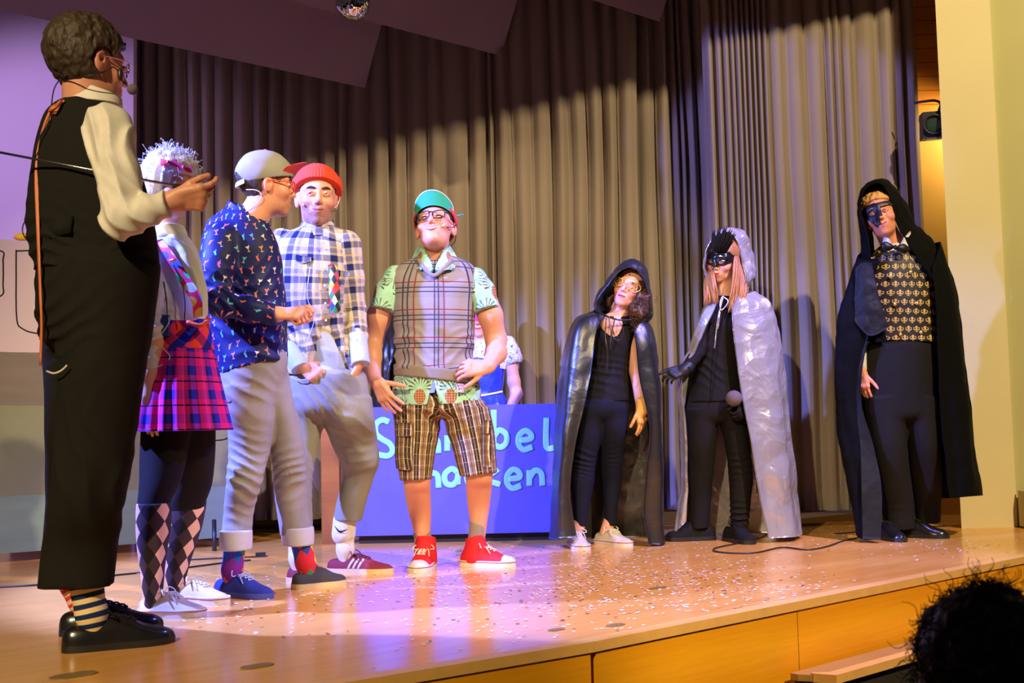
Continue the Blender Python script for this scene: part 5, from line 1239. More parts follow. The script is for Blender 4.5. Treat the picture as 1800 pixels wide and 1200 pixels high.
# ================================================================== man in knitted vest and shorts
def vest_man():
    D = 5.15; Q = lambda x, y, d=0.: P(x, y, D+d)
    r = person(800, 1000, 'person in knitted check vest, pineapple shirt, plaid shorts and red high-top sneakers')
    H = Head(Q(765, 402, -.01), (-.10, -.90, .42), (-.02, .42, .90), 1.06, .014, jaw=1.05)
    nk = chain([H.w(0, -.03, -.06), Q(762, 465, .03)], [.056, .064])
    ve = loft(D, rows([(452, 728, 800, .06), (464, 702, 826, .085), (480, 688, 838, .1), (510, 686, 840, .12), (560, 692, 834, .125), (610, 694, 832, .12), (650, 694, 832, .122), (672, 700, 838, .125)]), 2.3)
    neckcut = lambda p: np.minimum(d_cap(p, Q(762, 455, 0), Q(764, 400, 0), .07, .07), d_cap(p, Q(762, 440, -.13), Q(765, 482, -.16), .07, .015))
    vest = mod(ve, lambda p, d: np.maximum(d, -neckcut(p))); vest = cutf(vest, plane(Q(768, 658), (-.13, 0, -1)))
    garment('knitted_vest', r, vest, M['knit_vest'], .0055, [(ve.axis(), .14, FRONT)], wr=wrinkle(.0035, 8, 8, 31, [(Q(710, 620, -.08), .12, (.5, 0, 1), .006, 55), (Q(820, 620, -.08), .1, (-.5, 0, 1), .005, 55)]))
    hem = loft(D, rows([(632, 692, 833, .130), (655, 692, 836, .134), (682, 694, 840, .134)])); hem = cutf(hem, lambda p: np.abs(plane(Q(768, 658), (.13, 0, 1))(p))-.026)
    garment('vest_hem', r, hem, M['knit_rib'], .005)
    V, F = tube([Q(734, 455, -.075), Q(745, 470, -.115), Q(762, 484, -.13), Q(780, 472, -.118), Q(795, 456, -.08)], .010, 8, 24, .5, (0, -1, 0)); obj('vest_neckband', V, F, M['knit_rib'], r)
    # shirt: collar, sleeves, tail
    sL = chain([Q(697, 490, .0), Q(684, 515, -.01), Q(672, 548, -.02)], [.062, .064, .062]); sR = chain([Q(834, 492, .0), Q(846, 515, -.01), Q(856, 548, -.02)], [.06, .064, .060])
    sl = lambda f, a, b: cutf(f, plane(b, b-a))
    garment('shirt_sleeve', r, sl(sL, Q(684, 500, 0), Q(671, 545, -.02)), M['hawaii'], .005, [([Q(671, 545), Q(697, 490)], .065, FRONT)], wr=wrinkle(.003, 12, 8, 33)); garment('shirt_sleeve', r, sl(sR, Q(846, 500, 0), Q(857, 545, -.02)), M['hawaii'], .005, [([Q(856, 545), Q(834, 490)], .065, FRONT)], wr=wrinkle(.003, 12, 8, 34))
    tail = loft(D, rows([(650, 697, 832, .118), (670, 690, 842, .125), (690, 688, 846, .132), (712, 690, 846, .132)]))
    cutA = lambda p: np.minimum(plane(Q(700, 690), (-.30, 0, -1))(p), plane(Q(840, 690), (.30, 0, -1))(p))
    tail = shell(tail, .008, cutA); tail = cutf(tail, lambda p: -(np.abs((p-Q(765, 700).astype(np.float32))[:, 0])-np.clip((Q(768, 672)[2]-p[:, 2])*.28, -.01, 1))*np.where(p[:, 1] < D, 1, -1))
    garment('shirt_tail', r, tail, M['hawaii'], .0045, [(tail_ax(D), .14, FRONT)], wr=wrinkle(.003, 10, 6, 35))
    for sx, rw in ((-1, [[(736, 432, .02), (744, 436, -.05), (748, 440, -.07)], [(728, 448, .0), (742, 462, -.09), (762, 474, -.125)], [(722, 458, -.03), (735, 474, -.10), (744, 470, -.12)]]), (1, [[(790, 432, .02), (784, 436, -.05), (780, 440, -.07)], [(800, 448, .0), (786, 462, -.09), (764, 474, -.125)], [(806, 458, -.03), (798, 472, -.10), (788, 472, -.12)]])):
        V, F, uv = patch(rw, D, 14, 14, None, .006); obj('shirt_collar', V, F, M['hawaii'], r, uv=uv)
    # arms and hands
    eL = Q(655, 600, .03); wL = Q(658, 664, -.10); aL = chain([Q(684, 505, 0), Q(664, 560, .01), eL], [.055, .054, .046]); fL = chain([eL, Q(652, 625, -.03), wL], [.046, .047, .031])
    hL = hand(Q(660, 668, -.11), (.5, -.25, -.85), (.55, .75, .1), (.75, -.3, .5), 1.08, (.12, .14, .18, .2), .1, .18, .8)
    eR = Q(872, 596, .04); wR = Q(858, 644, -.10); aR = chain([Q(848, 510, 0), Q(862, 555, .01), eR], [.055, .055, .047]); fR = chain([eR, Q(872, 620, -.02), wR], [.047, .047, .031])
    hR = hand(Q(858, 644, -.11), (-.85, -.3, -.05), (.1, .85, -.3), (-.1, -.3, -.8), 1.05, (.5, .55, .6, .6), .3, .04, .6)
    # shorts
    hip = loft(D, rows([(690, 692, 848, .12), (712, 690, 856, .125), (735, 690, 862, .12)]), cap=.06); hA, tA = HT(732, 1007, 97, .28); nd, ak = foot(D, hA, tA); hB, tB = HT(905, 996, 20, .26); fd_, fak = foot(D, hB, tB)
    lL = loft(D, rows([(715, 690, 776, .105, .0), (760, 694, 772, .098), (800, 697, 764, .092), (846, 703, 757, .09)])); lR = loft(D, rows([(715, 774, 860, .105, .0), (760, 786, 868, .098), (800, 798, 872, .092), (838, 808, 874, .09)]))
    so = union([hip, lL, lR], .012); so = cutf(so, lambda p: np.where(p[:, 0] < Q(778, 800)[0], -plane(Q(730, 843), (0, 0, 1))(p), -plane(Q(840, 834), (-.08, 0, 1))(p)))
    garment('shorts', r, so, M['shorts'], .0055, [(lL.axis(), .10, FRONT), (lR.axis(), .10, FRONT)], wr=wrinkle(.004, 10, 6, 37, [(Q(775, 745, -.1), .1, (.7, 0, .8), .006, 60)]))
    for x, y, w_ in ((712, 765, 1), (856, 760, .6)):
        rwp = [[(x-15*w_, y-8, -.06), (x, y-10, -.10), (x+12*w_, y-8, -.105)], [(x-16*w_, y+30, -.065), (x, y+32, -.11), (x+12*w_, y+32, -.11)], [(x-14*w_, y+58, -.06), (x, y+60, -.10), (x+12*w_, y+60, -.10)]]
        V, F, uv = patch(rwp, D, 12, 14, None, .012); obj('cargo_pocket', V, F, M['shorts'], r, uv=uv)
        V, F, uv = patch([[(x-16*w_, y-20, -.065), (x, y-22, -.11), (x+13*w_, y-20, -.11)], [(x-16*w_, y+1, -.07), (x, y+2, -.118), (x+13*w_, y+1, -.115)]], D, 12, 6, None, .012); obj('pocket_flap', V, F, M['shorts'], r, uv=uv)
    # bare legs
    bl1 = loft(D, rows([(780, 706, 758, .075, .0), (845, 709, 757, .06, .0), (870, 712, 757, .062, nd*.5), (900, 718, 758, .06, nd), (930, 726, 757, .045, nd), (958, 729, 756, .036, nd)])); bl2 = loft(D, rows([(780, 810, 868, .075, .0), (838, 818, 866, .062, .0), (860, 819, 864, .062, fd_*.5), (890, 822, 861, .058, fd_), (915, 826, 857, .042, fd_), (945, 826, 853, .036, fd_)]))
    body_mesh('body', r, [union([H, nk], .02), union([union([aL, fL], .02), hL], .012), union([union([aR, fR], .02), hR], .012), (bl1, .0045), (bl2, .0045)], [inner(ve, .03), inner(so, .03)], sr(230, 164, 132), H, tintkw=dict(lip=sr(205, 105, 95), blush=sr(235, 120, 100)))
    H.extras(r, None, closed=True, teeth=True)
    H.glasses(r, M['black_plastic'], .0026, .026, .019, .001)
    short_hair(r, H, ((-.13, -.07), (-.06, -.06), (-.02, -.02), (.0, -.0), (.02, .005), (.035, .03), (.11, .09)), M['hair_brown'], .006, .002, .004)
    # cap with green underbrim, worn back
    cap = sub(r, 'cap'); cap.location = H.w(0, 0, .08)-wloc(r)
    def cf(p):
        q = H.loc(p); d = d_ell(q, (0, -.012, .04), (.095, .116, .10)); low = np.interp(q[:, 1], [-.13, .02, .1], [-.03, .03, .085])-q[:, 2]
        return np.maximum(np.maximum(d, -(d+.008)), low)*H.s
    cf.lo, cf.hi = H.lo, H.hi; V, F = nets(cf, .004); obj('crown', V, F, M['cap_red'], cap)
    def brim(off_):
        g = np.zeros((16, 30, 3))
        for i in range(16):
            for j in range(30):
                a = -1.22+2.44*j/29; t_ = i/15; e = abs(sin(a))
                g[i, j] = H.w(.088*sin(a)*(1+.02*t_), .108*cos(a)-.014+t_*.030*(cos(a)**.5), .056+off_+t_*.058*(cos(a)**.45)-.02*(1-cos(a)))
        return g
    V, F, uv = gridmesh(brim(0), .003); obj('underbrim', V, F, M['cap_green'], cap)
    gb = brim(.0); V, F = tube(np.concatenate([gb[:, 0], gb[-1], gb[::-1, -1]]), .0028, 5); obj('brim_edge', V, F, M['cap_pale'], cap)
    V, F = tube(H.ws([(-.085, -.02, .07), (-.105, -.03, .08), (-.12, -.03, .082)]), .006, 6, 8, .6); obj('strap_end', V, F, M['cap_blue'], cap)
    headset(r, H, -1, M['black_plastic']); V, F = ellipsoid(H.w(-.05, .085, -.048), (.006, .006, .006)); obj('microphone_foam', V, F, M['cap_pale'], r)
    # socks and shoes
    for tp, ak_, dd, hx, tx, w_ in ((Q(742, 938, nd), ak, nd, (742, 978), (733, 1009), 1.0), (Q(840, 922, fd_), fak, fd_, (822, 985), (907, 992), 1.0)):
        sock(r, tp, ak_, M['sock_grey'], (.041, .041, .038))
    shoe(r, hA, tA, 'high', M['canvas_red'], M['white_rubber'], M['white_cloth'], 1.1, 1.05, M['white_rubber'])
    shoe(r, hB, tB, 'high', M['canvas_red'], M['white_rubber'], M['white_cloth'], 1.0, 1.05, M['white_rubber'])
def tail_ax(D): return [P(768, 720, D), P(768, 650, D)]
vest_man()
# ================================================================== behind the sign board
def dirndl_woman():
    D = 6.76; Q = lambda x, y, d=0.: P(x, y, D+d)
    r = empty('person', (P(850, 600, D)[0], D, 0), 'person in blue dirndl dress and pink sequin mask behind the sign board', 'person')
    H = Head(Q(843, 560, 0), (-.1, -1, -.05), (0, 0, 1), .93, .002, True)
    nk = neck(H, Q(846, 610), .042, .055)
    aR = chain([Q(896, 625, 0), Q(903, 670, .0), Q(908, 692, -.01), Q(890, 735, -.1)], [.04, .036, .034, .026]); hR = hand(Q(890, 735, -.1), (-.6, -.4, -.6), (0, .6, -.7), (-.5, -.5, .3), .85)
    aL = chain([Q(815, 625, 0), Q(806, 690, .0), Q(820, 735, -.1)], [.04, .034, .026])
    bo = loft(D, rows([(612, 820, 880, .07), (640, 824, 886, .09), (670, 828, 884, .085), (695, 829, 882, .08), (712, 822, 890, .1)])); sk = loft(D, rows([(695, 828, 884, .08), (740, 806, 905, .16), (850, 780, 930, .22), (905, 775, 935, .24)]))
    bl = loft(D, rows([(598, 828, 866, .05), (612, 812, 890, .07), (650, 818, 890, .08)]))
    puff = chain([Q(893, 606, 0), Q(900, 630, 0)], [.055, .058]); puff2 = chain([Q(812, 606, 0), Q(806, 630, 0)], [.055, .058])
    garment('blouse', r, union([bl, cutf(puff, plane(Q(902, 640), (.2, 0, -1))), puff2], .02), M['lace'], .006, wr=wrinkle(.004, 30, 20, 41))
    garment('bodice', r, cutf(bo, lambda p: plane(Q(852, 632, 0), (0, 0, 1))(p)-.12*np.abs(p[:, 0]-Q(852, 0)[0])), M['dirndl'], .006)
    garment('skirt', r, sk, M['dirndl'], .009, wr=wrinkle(.012, 16, 1, 42))
    V, F = tube([Q(829, 694, -.07), Q(845, 695, -.085), Q(865, 692, -.085), Q(883, 688, -.06)], .007, 6, 14); obj('lace_trim', V, F, M['white_cloth'], r)
    lg = [chain([P(830, 850, D), np.array([P(830, 850, D)[0], D, .05])], [.06, .04]), chain([P(870, 850, D), np.array([P(870, 850, D)[0], D, .05])], [.06, .04])]
    body_mesh('body', r, [union([H, nk], .02), union([aR, hR], .012)], [aL, inner(bo, .02), lg[0], lg[1]], sr(232, 178, 150), H, .0035, tintkw=dict(lip=sr(215, 50, 50)))
    def hf(p):
        q = H.loc(p); d = d_ell(q, (0, -.02, .035), (.09, .11, .098)); d = np.maximum(d, np.minimum(q[:, 1]-.05, .05-q[:, 2]))
        for sx in (-1, 1): d = smin(d, d_cap(q, (sx*.075, -.01, .02), (sx*.1, .03, -.2), .025, .03), .03); d = smin(d, d_cap(q, (sx*.1, .03, -.2), (sx*.11, .06, -.36), .03, .012), .02)
        return (d+.004*vnoise(q*np.array([90, 90, 12], np.float32)))*H.s
    hf.lo, hf.hi = H.lo-np.array([.05, .05, .3]), H.hi+.05; V, F = nets(hf, .005); obj('hair', V, F, M['hair_blond'], r)
    H.extras(r, None)
    g = np.zeros((8, 24, 3))
    for i in range(8):
        for j in range(24):
            x = -.085+.17*j/23; t_ = i/7; g[i, j] = H.w(x, .118-.9*x*x*8*.9, .045-.07*t_+.5*abs(x)*(1-t_)+.2*abs(x)*t_-.006*cos(x*90))
    V, F, uv = gridmesh(g, .004); obj('mask', V, F, M['mask_pink'], r)
    V, F = tube(g[-1], .004, 5); obj('mask_trim', V, F, M['gold'], r); V, F = tube(g[0], .004, 5); obj('mask_trim', V, F, M['gold'], r)
dirndl_woman()
def hidden_person():
    D = 6.93; Q = lambda x, y, d=0.: P(x, y, D+d)
    r = empty('person', (P(730, 600, D)[0], D, 0), 'person in black shiny cape half hidden behind the knitted vest', 'person')
    H = Head(Q(745, 530, 0), (-.2, -1, 0), (0, 0, 1), .9, 0, True); nk = neck(H, Q(742, 580), .045, .055)
    t = loft(D, rows([(580, 712, 775, .06), (620, 700, 780, .09), (700, 695, 785, .1), (800, 690, 790, .11), (905, 690, 790, .11)]))
    garment('dress', r, t, M['tshirt_blue'], .009, wr=wrinkle(.006, 12, 3, 51)); body_mesh('body', r, [union([H, nk], .02)], [inner(t, .02)], SK, H, .005); short_hair(r, H, ((-.13, -.1), (0, -.06), (.05, .04), (.11, .06)), M['hair_brown'], h=.007); H.extras(r)
    V, F, uv = patch([[(700, 548, -.06), (688, 556, .0), (690, 560, .1)], [(694, 580, -.13), (672, 580, -.02), (668, 585, .1)], [(692, 620, -.14), (674, 640, -.06), (660, 640, .1)], [(682, 672, -.13), (672, 690, -.06), (652, 700, .12)], [(676, 720, -.1), (668, 760, -.05), (650, 800, .12)]], D, 40, 50, crump(.02, 12, 9, .012, 3), .006); obj('cape', V, F, M['black_shiny'], r, uv=uv)
hidden_person()
# ================================================================== woman in black satin cape
def black_cape_woman():
    D = 5.95; Q = lambda x, y, d=0.: P(x, y, D+d)
    r = person(1060, 958, 'person in shiny black hooded cape with gold eye mask, leaning sideways')
    H = Head(Q(1106, 507, -.02), (-.30, -.93, .12), (.36, 0, .93), .95, .0, True, wide=.95, ears=False)
    nk = chain([H.w(0, -.015, -.06), Q(1078, 575, .0)], [.042, .055])
    t = loft(D, rows([(556, 1062, 1100, .05), (566, 1044, 1118, .07), (600, 1041, 1112, .095), (640, 1036, 1106, .09), (690, 1026, 1106, .10), (705, 1024, 1106, .105)]), 2.2)
    top = mod(t, lambda p, d: np.maximum(d, -np.minimum(d_cap(p, Q(1080, 570, 0), Q(1085, 540, 0), .055, .055), d_cap(p, Q(1076, 565, -.09), Q(1082, 583, -.14), .055, .012))))
    aL = chain([Q(1046, 580, 0), Q(1028, 640, .02), Q(1018, 700, .0)], [.045, .04, .035])
    garment('top', r, union([top, aL], .015), M['black_knit'], .005, wr=wrinkle(.003, 10, 10, 61, [(Q(1070, 660, -.08), .1, (.2, 0, 1), .004, 70)]))
    aR = chain([Q(1108, 590, .02), Q(1118, 650, .0), Q(1127, 712, -.06)], [.042, .036, .027])
    hA, tA = HT(1027, 968, 80, .26); nd, ak = foot(D, hA, tA); hB, tB = HT(1109, 961, 52, .26); fd_, fak = foot(D, hB, tB)
    hip = loft(D, rows([(690, 1026, 1106, .10), (715, 1020, 1106, .11), (740, 1017, 1105, .10)]), cap=.06)
    l1 = loft(D, rows([(715, 1020, 1066, .09, .0), (760, 1014, 1060, .08), (805, 1006, 1050, .066, nd*.5), (850, 1003, 1044, .062, nd), (890, 1007, 1036, .046, nd), (925, 1010, 1031, .034, nd)])); l2 = loft(D, rows([(715, 1056, 1106, .09, .0), (760, 1056, 1102, .08), (805, 1056, 1096, .066, fd_*.5), (850, 1059, 1092, .06, fd_), (890, 1061, 1086, .045, fd_), (924, 1062, 1083, .034, fd_)]))
    lg = union([hip, l1, l2], .015); garment('leggings', r, lg, M['navy_legging'], .005, wr=wrinkle(.002, 10, 14, 62, [(Q(1026, 812, -.05), .06, (.2, 0, 1), .006, 110), (Q(1075, 812, -.05), .06, (-.2, 0, 1), .005, 110)]))
    cal = [chain([Q(1020, 915, nd), np.array([ak[0], ak[1], .06])], [.034, .032]), chain([Q(1072, 915, fd_), np.array([fak[0], fak[1], .06])], [.034, .032])]
    body_mesh('body', r, [union([H, nk, chain([Q(1076, 575, -.02), Q(1078, 620, -.01)], [.075, .075])], .02), (aR, .004)]+[(c, .005) for c in cal], [inner(t, .02), inner(lg, .012)], sr(236, 176, 150), H, tintkw=dict(lip=sr(205, 30, 30)))
    H.extras(r, None, look=(.25, .35))
    gh = hand(Q(1127, 712, -.06), (.05, 0, -1), (-.6, .5, 0), (-.8, -.4, 0), .95, (.2, .25, .3, .3), .3, .02, .4); garment('glove', r, union([gh, chain([Q(1128, 706, -.06), Q(1129, 722, -.06)], [.032, .03])], .01), M['glove_gold'], .0032)
    gl = hand(Q(1016, 700, -.02), (-.05, 0, -1), (.6, .5, 0), (.3, -.8, 0), .8); garment('glove', r, gl, M['glove_gold'], .004)
    # gold mask (filigree)
    mk = MB()
    for sx in (-1, 1):
        for k_ in range(5):
            a = k_*.8; mk.add(*tube(H.ws([(sx*(.034+.022*cos(b+a)+.010*cos(3*b)), .104-.02*abs(cos(b+a))-(.010 if k_ else 0)-.25*max(0, .02*cos(b+a)+.012), .002+(.017+.002*k_)*sin(b+a)+.006*sin(4*b)) for b in np.linspace(0, 2*pi, 18)]), .0021, 5))
        mk.add(*tube(H.ws([(sx*.012, .108, .005), (sx*.04, .10, .026), (sx*.07, .072, .02), (sx*.078, .055, .004), (sx*.06, .082, -.024), (sx*.03, .1, -.018), (sx*.012, .108, -.005)]), .0026, 5, 30))
    mk.add(*tube(H.ws([(-.012, .108, .005), (0, .116, .006), (.012, .108, .005)]), .003, 5, 8)); mk.build('mask', M['gold'], r)
    V, F = ellipsoid(H.w(-.066, .01, -.05), (.007, .007, .008)); obj('earring', V, F, M['white_rubber'], r)
    # hair curls
    def hf(p):
        q = H.loc(p); d = d_ell(q, (0, -.02, .03), (.082, .10, .092)); d = np.maximum(d, np.minimum(q[:, 1]-.055, .065-q[:, 2]))
        d = smin(d, d_ell(q, (-.088, .0, -.06), (.045, .05, .085)), .03); d = smin(d, d_ell(q, (-.092, .03, -.11), (.05, .045, .05)), .03); d = smin(d, d_ell(q, (.075, -.01, -.06), (.02, .05, .07)), .02)
        return (d+.012*vnoise(q*np.array([38, 38, 32], np.float32))+.005*vnoise(q*90))*H.s
    hf.lo, hf.hi = H.lo-.08, H.hi+.08; V, F = nets(hf, .0045); hr = obj('hair', V, F, M['hair_auburn'], r)
    mb = MB(); rr = np.random.default_rng(9)
    for k_ in range(60):
        c = np.array([-.10, .035, -.08])+rr.normal(0, 1, 3)*np.array([.025, .015, .045]); rad = rr.uniform(.006, .011); ph = rr.uniform(0, 6)
        mb.add(*tube(H.ws([c+np.array([rad*cos(ph+b*2.2), rad*sin(ph+b*2.2)+.01, -.006*b]) for b in range(9)]), .0014, 4, 22))
    o = mb.build('curls', M['hair_auburn'], hr); o['kind'] = 'stuff'
    # hood: from the face edge to the back
    V, F, uv = patch([
        [(1056, 552, -.06), (1048, 530, -.10), (1070, 497, -.13), (1092, 474, -.14), (1110, 470, -.14), (1128, 484, -.12), (1138, 510, -.09), (1143, 550, -.05), (1128, 562, -.04)],
        [(1050, 552, .0), (1046, 528, -.03), (1068, 492, -.07), (1090, 466, -.09), (1112, 460, -.09), (1134, 474, -.07), (1142, 505, -.04), (1147, 552, .0), (1134, 568, .0)],
        [(1056, 556, .08), (1054, 525, .06), (1074, 492, .05), (1094, 468, .04), (1112, 458, .04), (1132, 470, .05), (1140, 505, .06), (1144, 550, .08), (1134, 570, .08)],
        [(1075, 560, .13), (1075, 530, .14), (1085, 505, .14), (1098, 485, .14), (1110, 480, .14), (1122, 490, .14), (1128, 515, .14), (1130, 550, .14), (1125, 568, .13)]], D, 80, 40, crump(.008, 16, 4), .005); obj('hood', V, F, M['black_shiny'], r, uv=uv)
    # cape: left front edge, round the back, right front edge
    cp = [[(1064, 556, -.075), (1050, 552, -.05), (1045, 545, .06), (1085, 548, .12), (1125, 555, .08), (1128, 560, -.02), (1112, 566, -.07)],
          [(1050, 580, -.12), (1018, 562, -.07), (1015, 565, .09), (1080, 580, .16), (1140, 580, .11), (1142, 585, -.05), (1117, 596, -.11)],
          [(1044, 620, -.14), (1003, 605, -.09), (998, 620, .10), (1075, 640, .18), (1150, 640, .13), (1151, 640, -.06), (1124, 660, -.12)],
          [(1030, 700, -.15), (992, 690, -.10), (990, 700, .11), (1070, 720, .20), (1155, 720, .15), (1157, 710, -.06), (1143, 750, -.11)],
          [(1010, 785, -.15), (984, 780, -.11), (984, 790, .12), (1070, 800, .22), (1156, 800, .17), (1160, 800, -.04), (1137, 830, -.09)],
          [(1002, 870, -.13), (978, 870, -.11), (982, 880, .12), (1070, 890, .24), (1156, 890, .18), (1159, 890, .0), (1134, 905, -.05)],
          [(1014, 944, -.12), (974, 948, -.11), (980, 945, .12), (1070, 946, .26), (1155, 945, .2), (1164, 956, .02), (1142, 956, -.04)]]
    capes('cape', r, cp, D, M['black_shiny'], 110, 100, crump(.012, 5, 5, .010, 4, .3))
    for pts in ([(1066, 558, -.14), (1064, 590, -.15), (1068, 620, -.155), (1066, 655, -.15)], [(1072, 556, -.14), (1080, 560, -.15), (1076, 590, -.155), (1090, 598, -.15), (1096, 580, -.15), (1086, 562, -.145), (1074, 557, -.14)], [(1070, 557, -.14), (1074, 585, -.155), (1072, 615, -.155)]):
        V, F = tube([Q(*p) for p in pts], .0035, 5, 26, .4, (0, -1, 0)); obj('tie_ribbon', V, F, M['black_shiny'], r)
    V, F = tube([Q(1050, 546, -.07), Q(1070, 557, -.135), Q(1090, 562, -.13), Q(1115, 562, -.09)], .005, 5, 20); obj('tie_ribbon', V, F, M['black_shiny'], r)
    for a, b in ((hA, tA), (hB, tB)):
        shoe(r, a, b, 'sneaker', M['canvas_white'], M['white_rubber'], M['white_cloth'], .95, .95)
black_cape_woman()
# ================================================================== woman in silver cape
def silver_woman():
    D = 6.12; Q = lambda x, y, d=0.: P(x, y, D+d)
    r = person(1262, 950, 'person in silver satin hooded cape with black feathered mask and black glove')
    H = Head(Q(1272, 456, -.02), (-.62, -.74, -.24), (.02, -.25, .97), .97, .002, True, ears=False)
    nk = chain([H.w(0, -.015, -.06), Q(1276, 535, .0)], [.042, .055])
    t = loft(D, rows([(520, 1255, 1296, .05), (534, 1244, 1312, .07), (570, 1238, 1306, .095), (620, 1230, 1300, .095), (665, 1218, 1303, .10), (706, 1209, 1306, .11)]), 2.2)
    aL = chain([Q(1248, 560, -.02), Q(1234, 610, -.06), Q(1206, 648, -.14)], [.046, .04, .032]); aR = chain([Q(1300, 560, 0), Q(1312, 640, .02), Q(1306, 715, -.08)], [.046, .042, .034])
    garment('blouse', r, union([t, aL, aR], .015), M['black_knit'], .0055, wr=wrinkle(.003, 9, 9, 71, [(Q(1255, 650, -.09), .1, (.4, 0, 1), .004, 60)]))
    V, F = tube([Q(1275, 545, -.10), Q(1262, 600, -.115), Q(1255, 660, -.115), Q(1250, 705, -.118)], .004, 5, 16, .5); obj('button_placket', V, F, M['black_cloth'], r)
    hA, tA = HT(1170, 951, 175, .27); nd, ak = foot(D, hA, tA); hB, tB = HT(1322, 957, 72, .27); fd_, fak = foot(D, hB, tB)
    hip = loft(D, rows([(695, 1209, 1306, .10), (720, 1207, 1309, .11), (745, 1208, 1311, .10)]), cap=.06)
    l1 = loft(D, rows([(720, 1207, 1264, .095, .0), (780, 1208, 1260, .085), (830, 1209, 1254, .075, nd*.5), (880, 1211, 1249, .066, nd), (928, 1212, 1246, .06, nd)])); l2 = loft(D, rows([(720, 1258, 1310, .095, .0), (780, 1274, 1316, .085), (830, 1281, 1322, .072, fd_*.5), (880, 1283, 1320, .062, fd_), (930, 1284, 1313, .055, fd_)]))
    lg = union([hip, l1, l2], .015); garment('trousers', r, lg, M['black_knit'], .0055, wr=wrinkle(.003, 10, 8, 72, [(Q(1296, 910, -.05), .08, (.1, 0, 1), .009, 90), (Q(1298, 815, -.05), .07, (-.2, 0, 1), .005, 90)]))
    body_mesh('body', r, [union([H, nk], .02)], [inner(t, .02), inner(lg, .02)], sr(236, 172, 140), H, tintkw=dict(lip=sr(205, 50, 45)))
    H.extras(r, None)
    gh = hand(Q(1206, 648, -.14), (-.9, -.25, -.3), (.1, .8, -.5), (-.2, -.6, .6), .95, (.15, .5, .55, .55), .2, .05, .4); garment('glove', r, union([gh, chain([Q(1210, 644, -.13), Q(1202, 651, -.145)], [.034, .03])], .01), plain('navy black glove', (.012, .012, .022), .55), .0032)
    g2 = hand(Q(1306, 712, -.1), (-.25, -.5, -.5), (-.7, .5, 0), (-.5, -.6, .5), .92, (1., 1., 1., 1.), .8); garment('glove', r, g2, M['black_knit'], .004)
    # mask with feathers
    def mf(p):
        q = H.loc(p); d = H(p)/H.s-.007; a = np.abs(q[:, 0]); low = np.interp(a, [0, .012, .05, .08], [-.04, -.022, -.018, .0])-q[:, 2]; hi = q[:, 2]-np.interp(a, [0, .03, .07], [.045, .062, .055]); eye = -(np.sqrt(((a-.033)/.016)**2+((q[:, 2]-.0)/.008)**2)-1)*.008
        d = np.maximum(np.maximum(d, -(d+.006)), np.maximum(low, hi)); d = np.maximum(d, eye); return np.maximum(d, .02-q[:, 1])*H.s
    mf.lo, mf.hi = H.lo, H.hi; V, F = nets(mf, .003); mk = obj('mask', V, F, plain('black lacquer mask', (.012, .011, .013), .18, spec=.7, bump=.5, bs=90), r)
    for k_ in range(16):
        a = -.5+k_*.085; b0 = H.w(-.012-.003*k_, .122-.002*k_, .055); up_ = nrm(H.R[2]*1.0+H.R[0]*(-a*.6-.3)+H.R[1]*.3); L_ = (.15-.005*abs(k_-8))*(1.15 if k_ % 3 else .8)
        V, F = tube([b0, b0+up_*L_*.5+H.R[1]*.01, b0+up_*L_+H.R[0]*(-.012*a)], [.008, .013, .001], 6, 10, .25, H.R[1]); obj('feather', V, F, M['black_cloth'], mk)
    V, F = tube(H.ws([(.03, .1, .05), (.032, .11, .085), (.022, .115, .11), (.03, .118, .125)]), [.012, .009, .006, .002], 7, 14); obj('horn', V, F, plain('black lacquer horn', (.012, .011, .013), .2), mk)
    # long straight hair
    def hf(p):
        q = H.loc(p); d = d_ell(q, (0, -.015, .032), (.084, .105, .094)); d = np.maximum(d, np.minimum(q[:, 1]-.06, .07-q[:, 2])); return (d+.003*vnoise(q*np.array([90, 90, 20], np.float32)))*H.s
    hf.lo, hf.hi = H.lo-.03, H.hi+.03; V, F = nets(hf, .005); hr = obj('hair', V, F, M['hair_ginger'], r)
    for cx in ([[(1290, 450, -.09), (1287, 490, -.12), (1282, 525, -.13), (1277, 545, -.125)], [(1300, 450, -.03), (1302, 490, -.08), (1300, 525, -.11), (1297, 543, -.115)], [(1305, 452, .04), (1312, 490, -.02), (1313, 520, -.07), (1312, 536, -.08)]], [[(1254, 478, -.1), (1258, 500, -.13), (1262, 518, -.13), (1264, 530, -.12)], [(1248, 476, -.06), (1248, 500, -.1), (1250, 520, -.12), (1252, 535, -.12)], [(1246, 474, .0), (1240, 500, -.05), (1238, 520, -.09), (1236, 538, -.1)]]):
        rr = np.random.default_rng(31); mb = MB()
        for k_ in range(46):
            U = rr.uniform(0, 1)*1.98+.01; a_, f_2 = int(U), U-int(U); L_ = rr.uniform(.8, 1.06); dd = rr.uniform(-.012, .012)
            col = [np.array(cx[a_][m])*(1-f_2)+np.array(cx[a_+1][m])*f_2 for m in range(4)]; pts = [Q(c_[0]+rr.normal(0, .5), c_[1], c_[2]+dd) for c_ in col]
            pts = catmull(pts, 14); pts = pts[0]+(pts-pts[0])*np.array([1, 1, L_]); mb.add(*tube(pts, [.007, .0075, .006, .0045, .001], 6, None, .5, (0, -1, 0)))
        mb.build('hair_lock', M['hair_ginger'], hr)
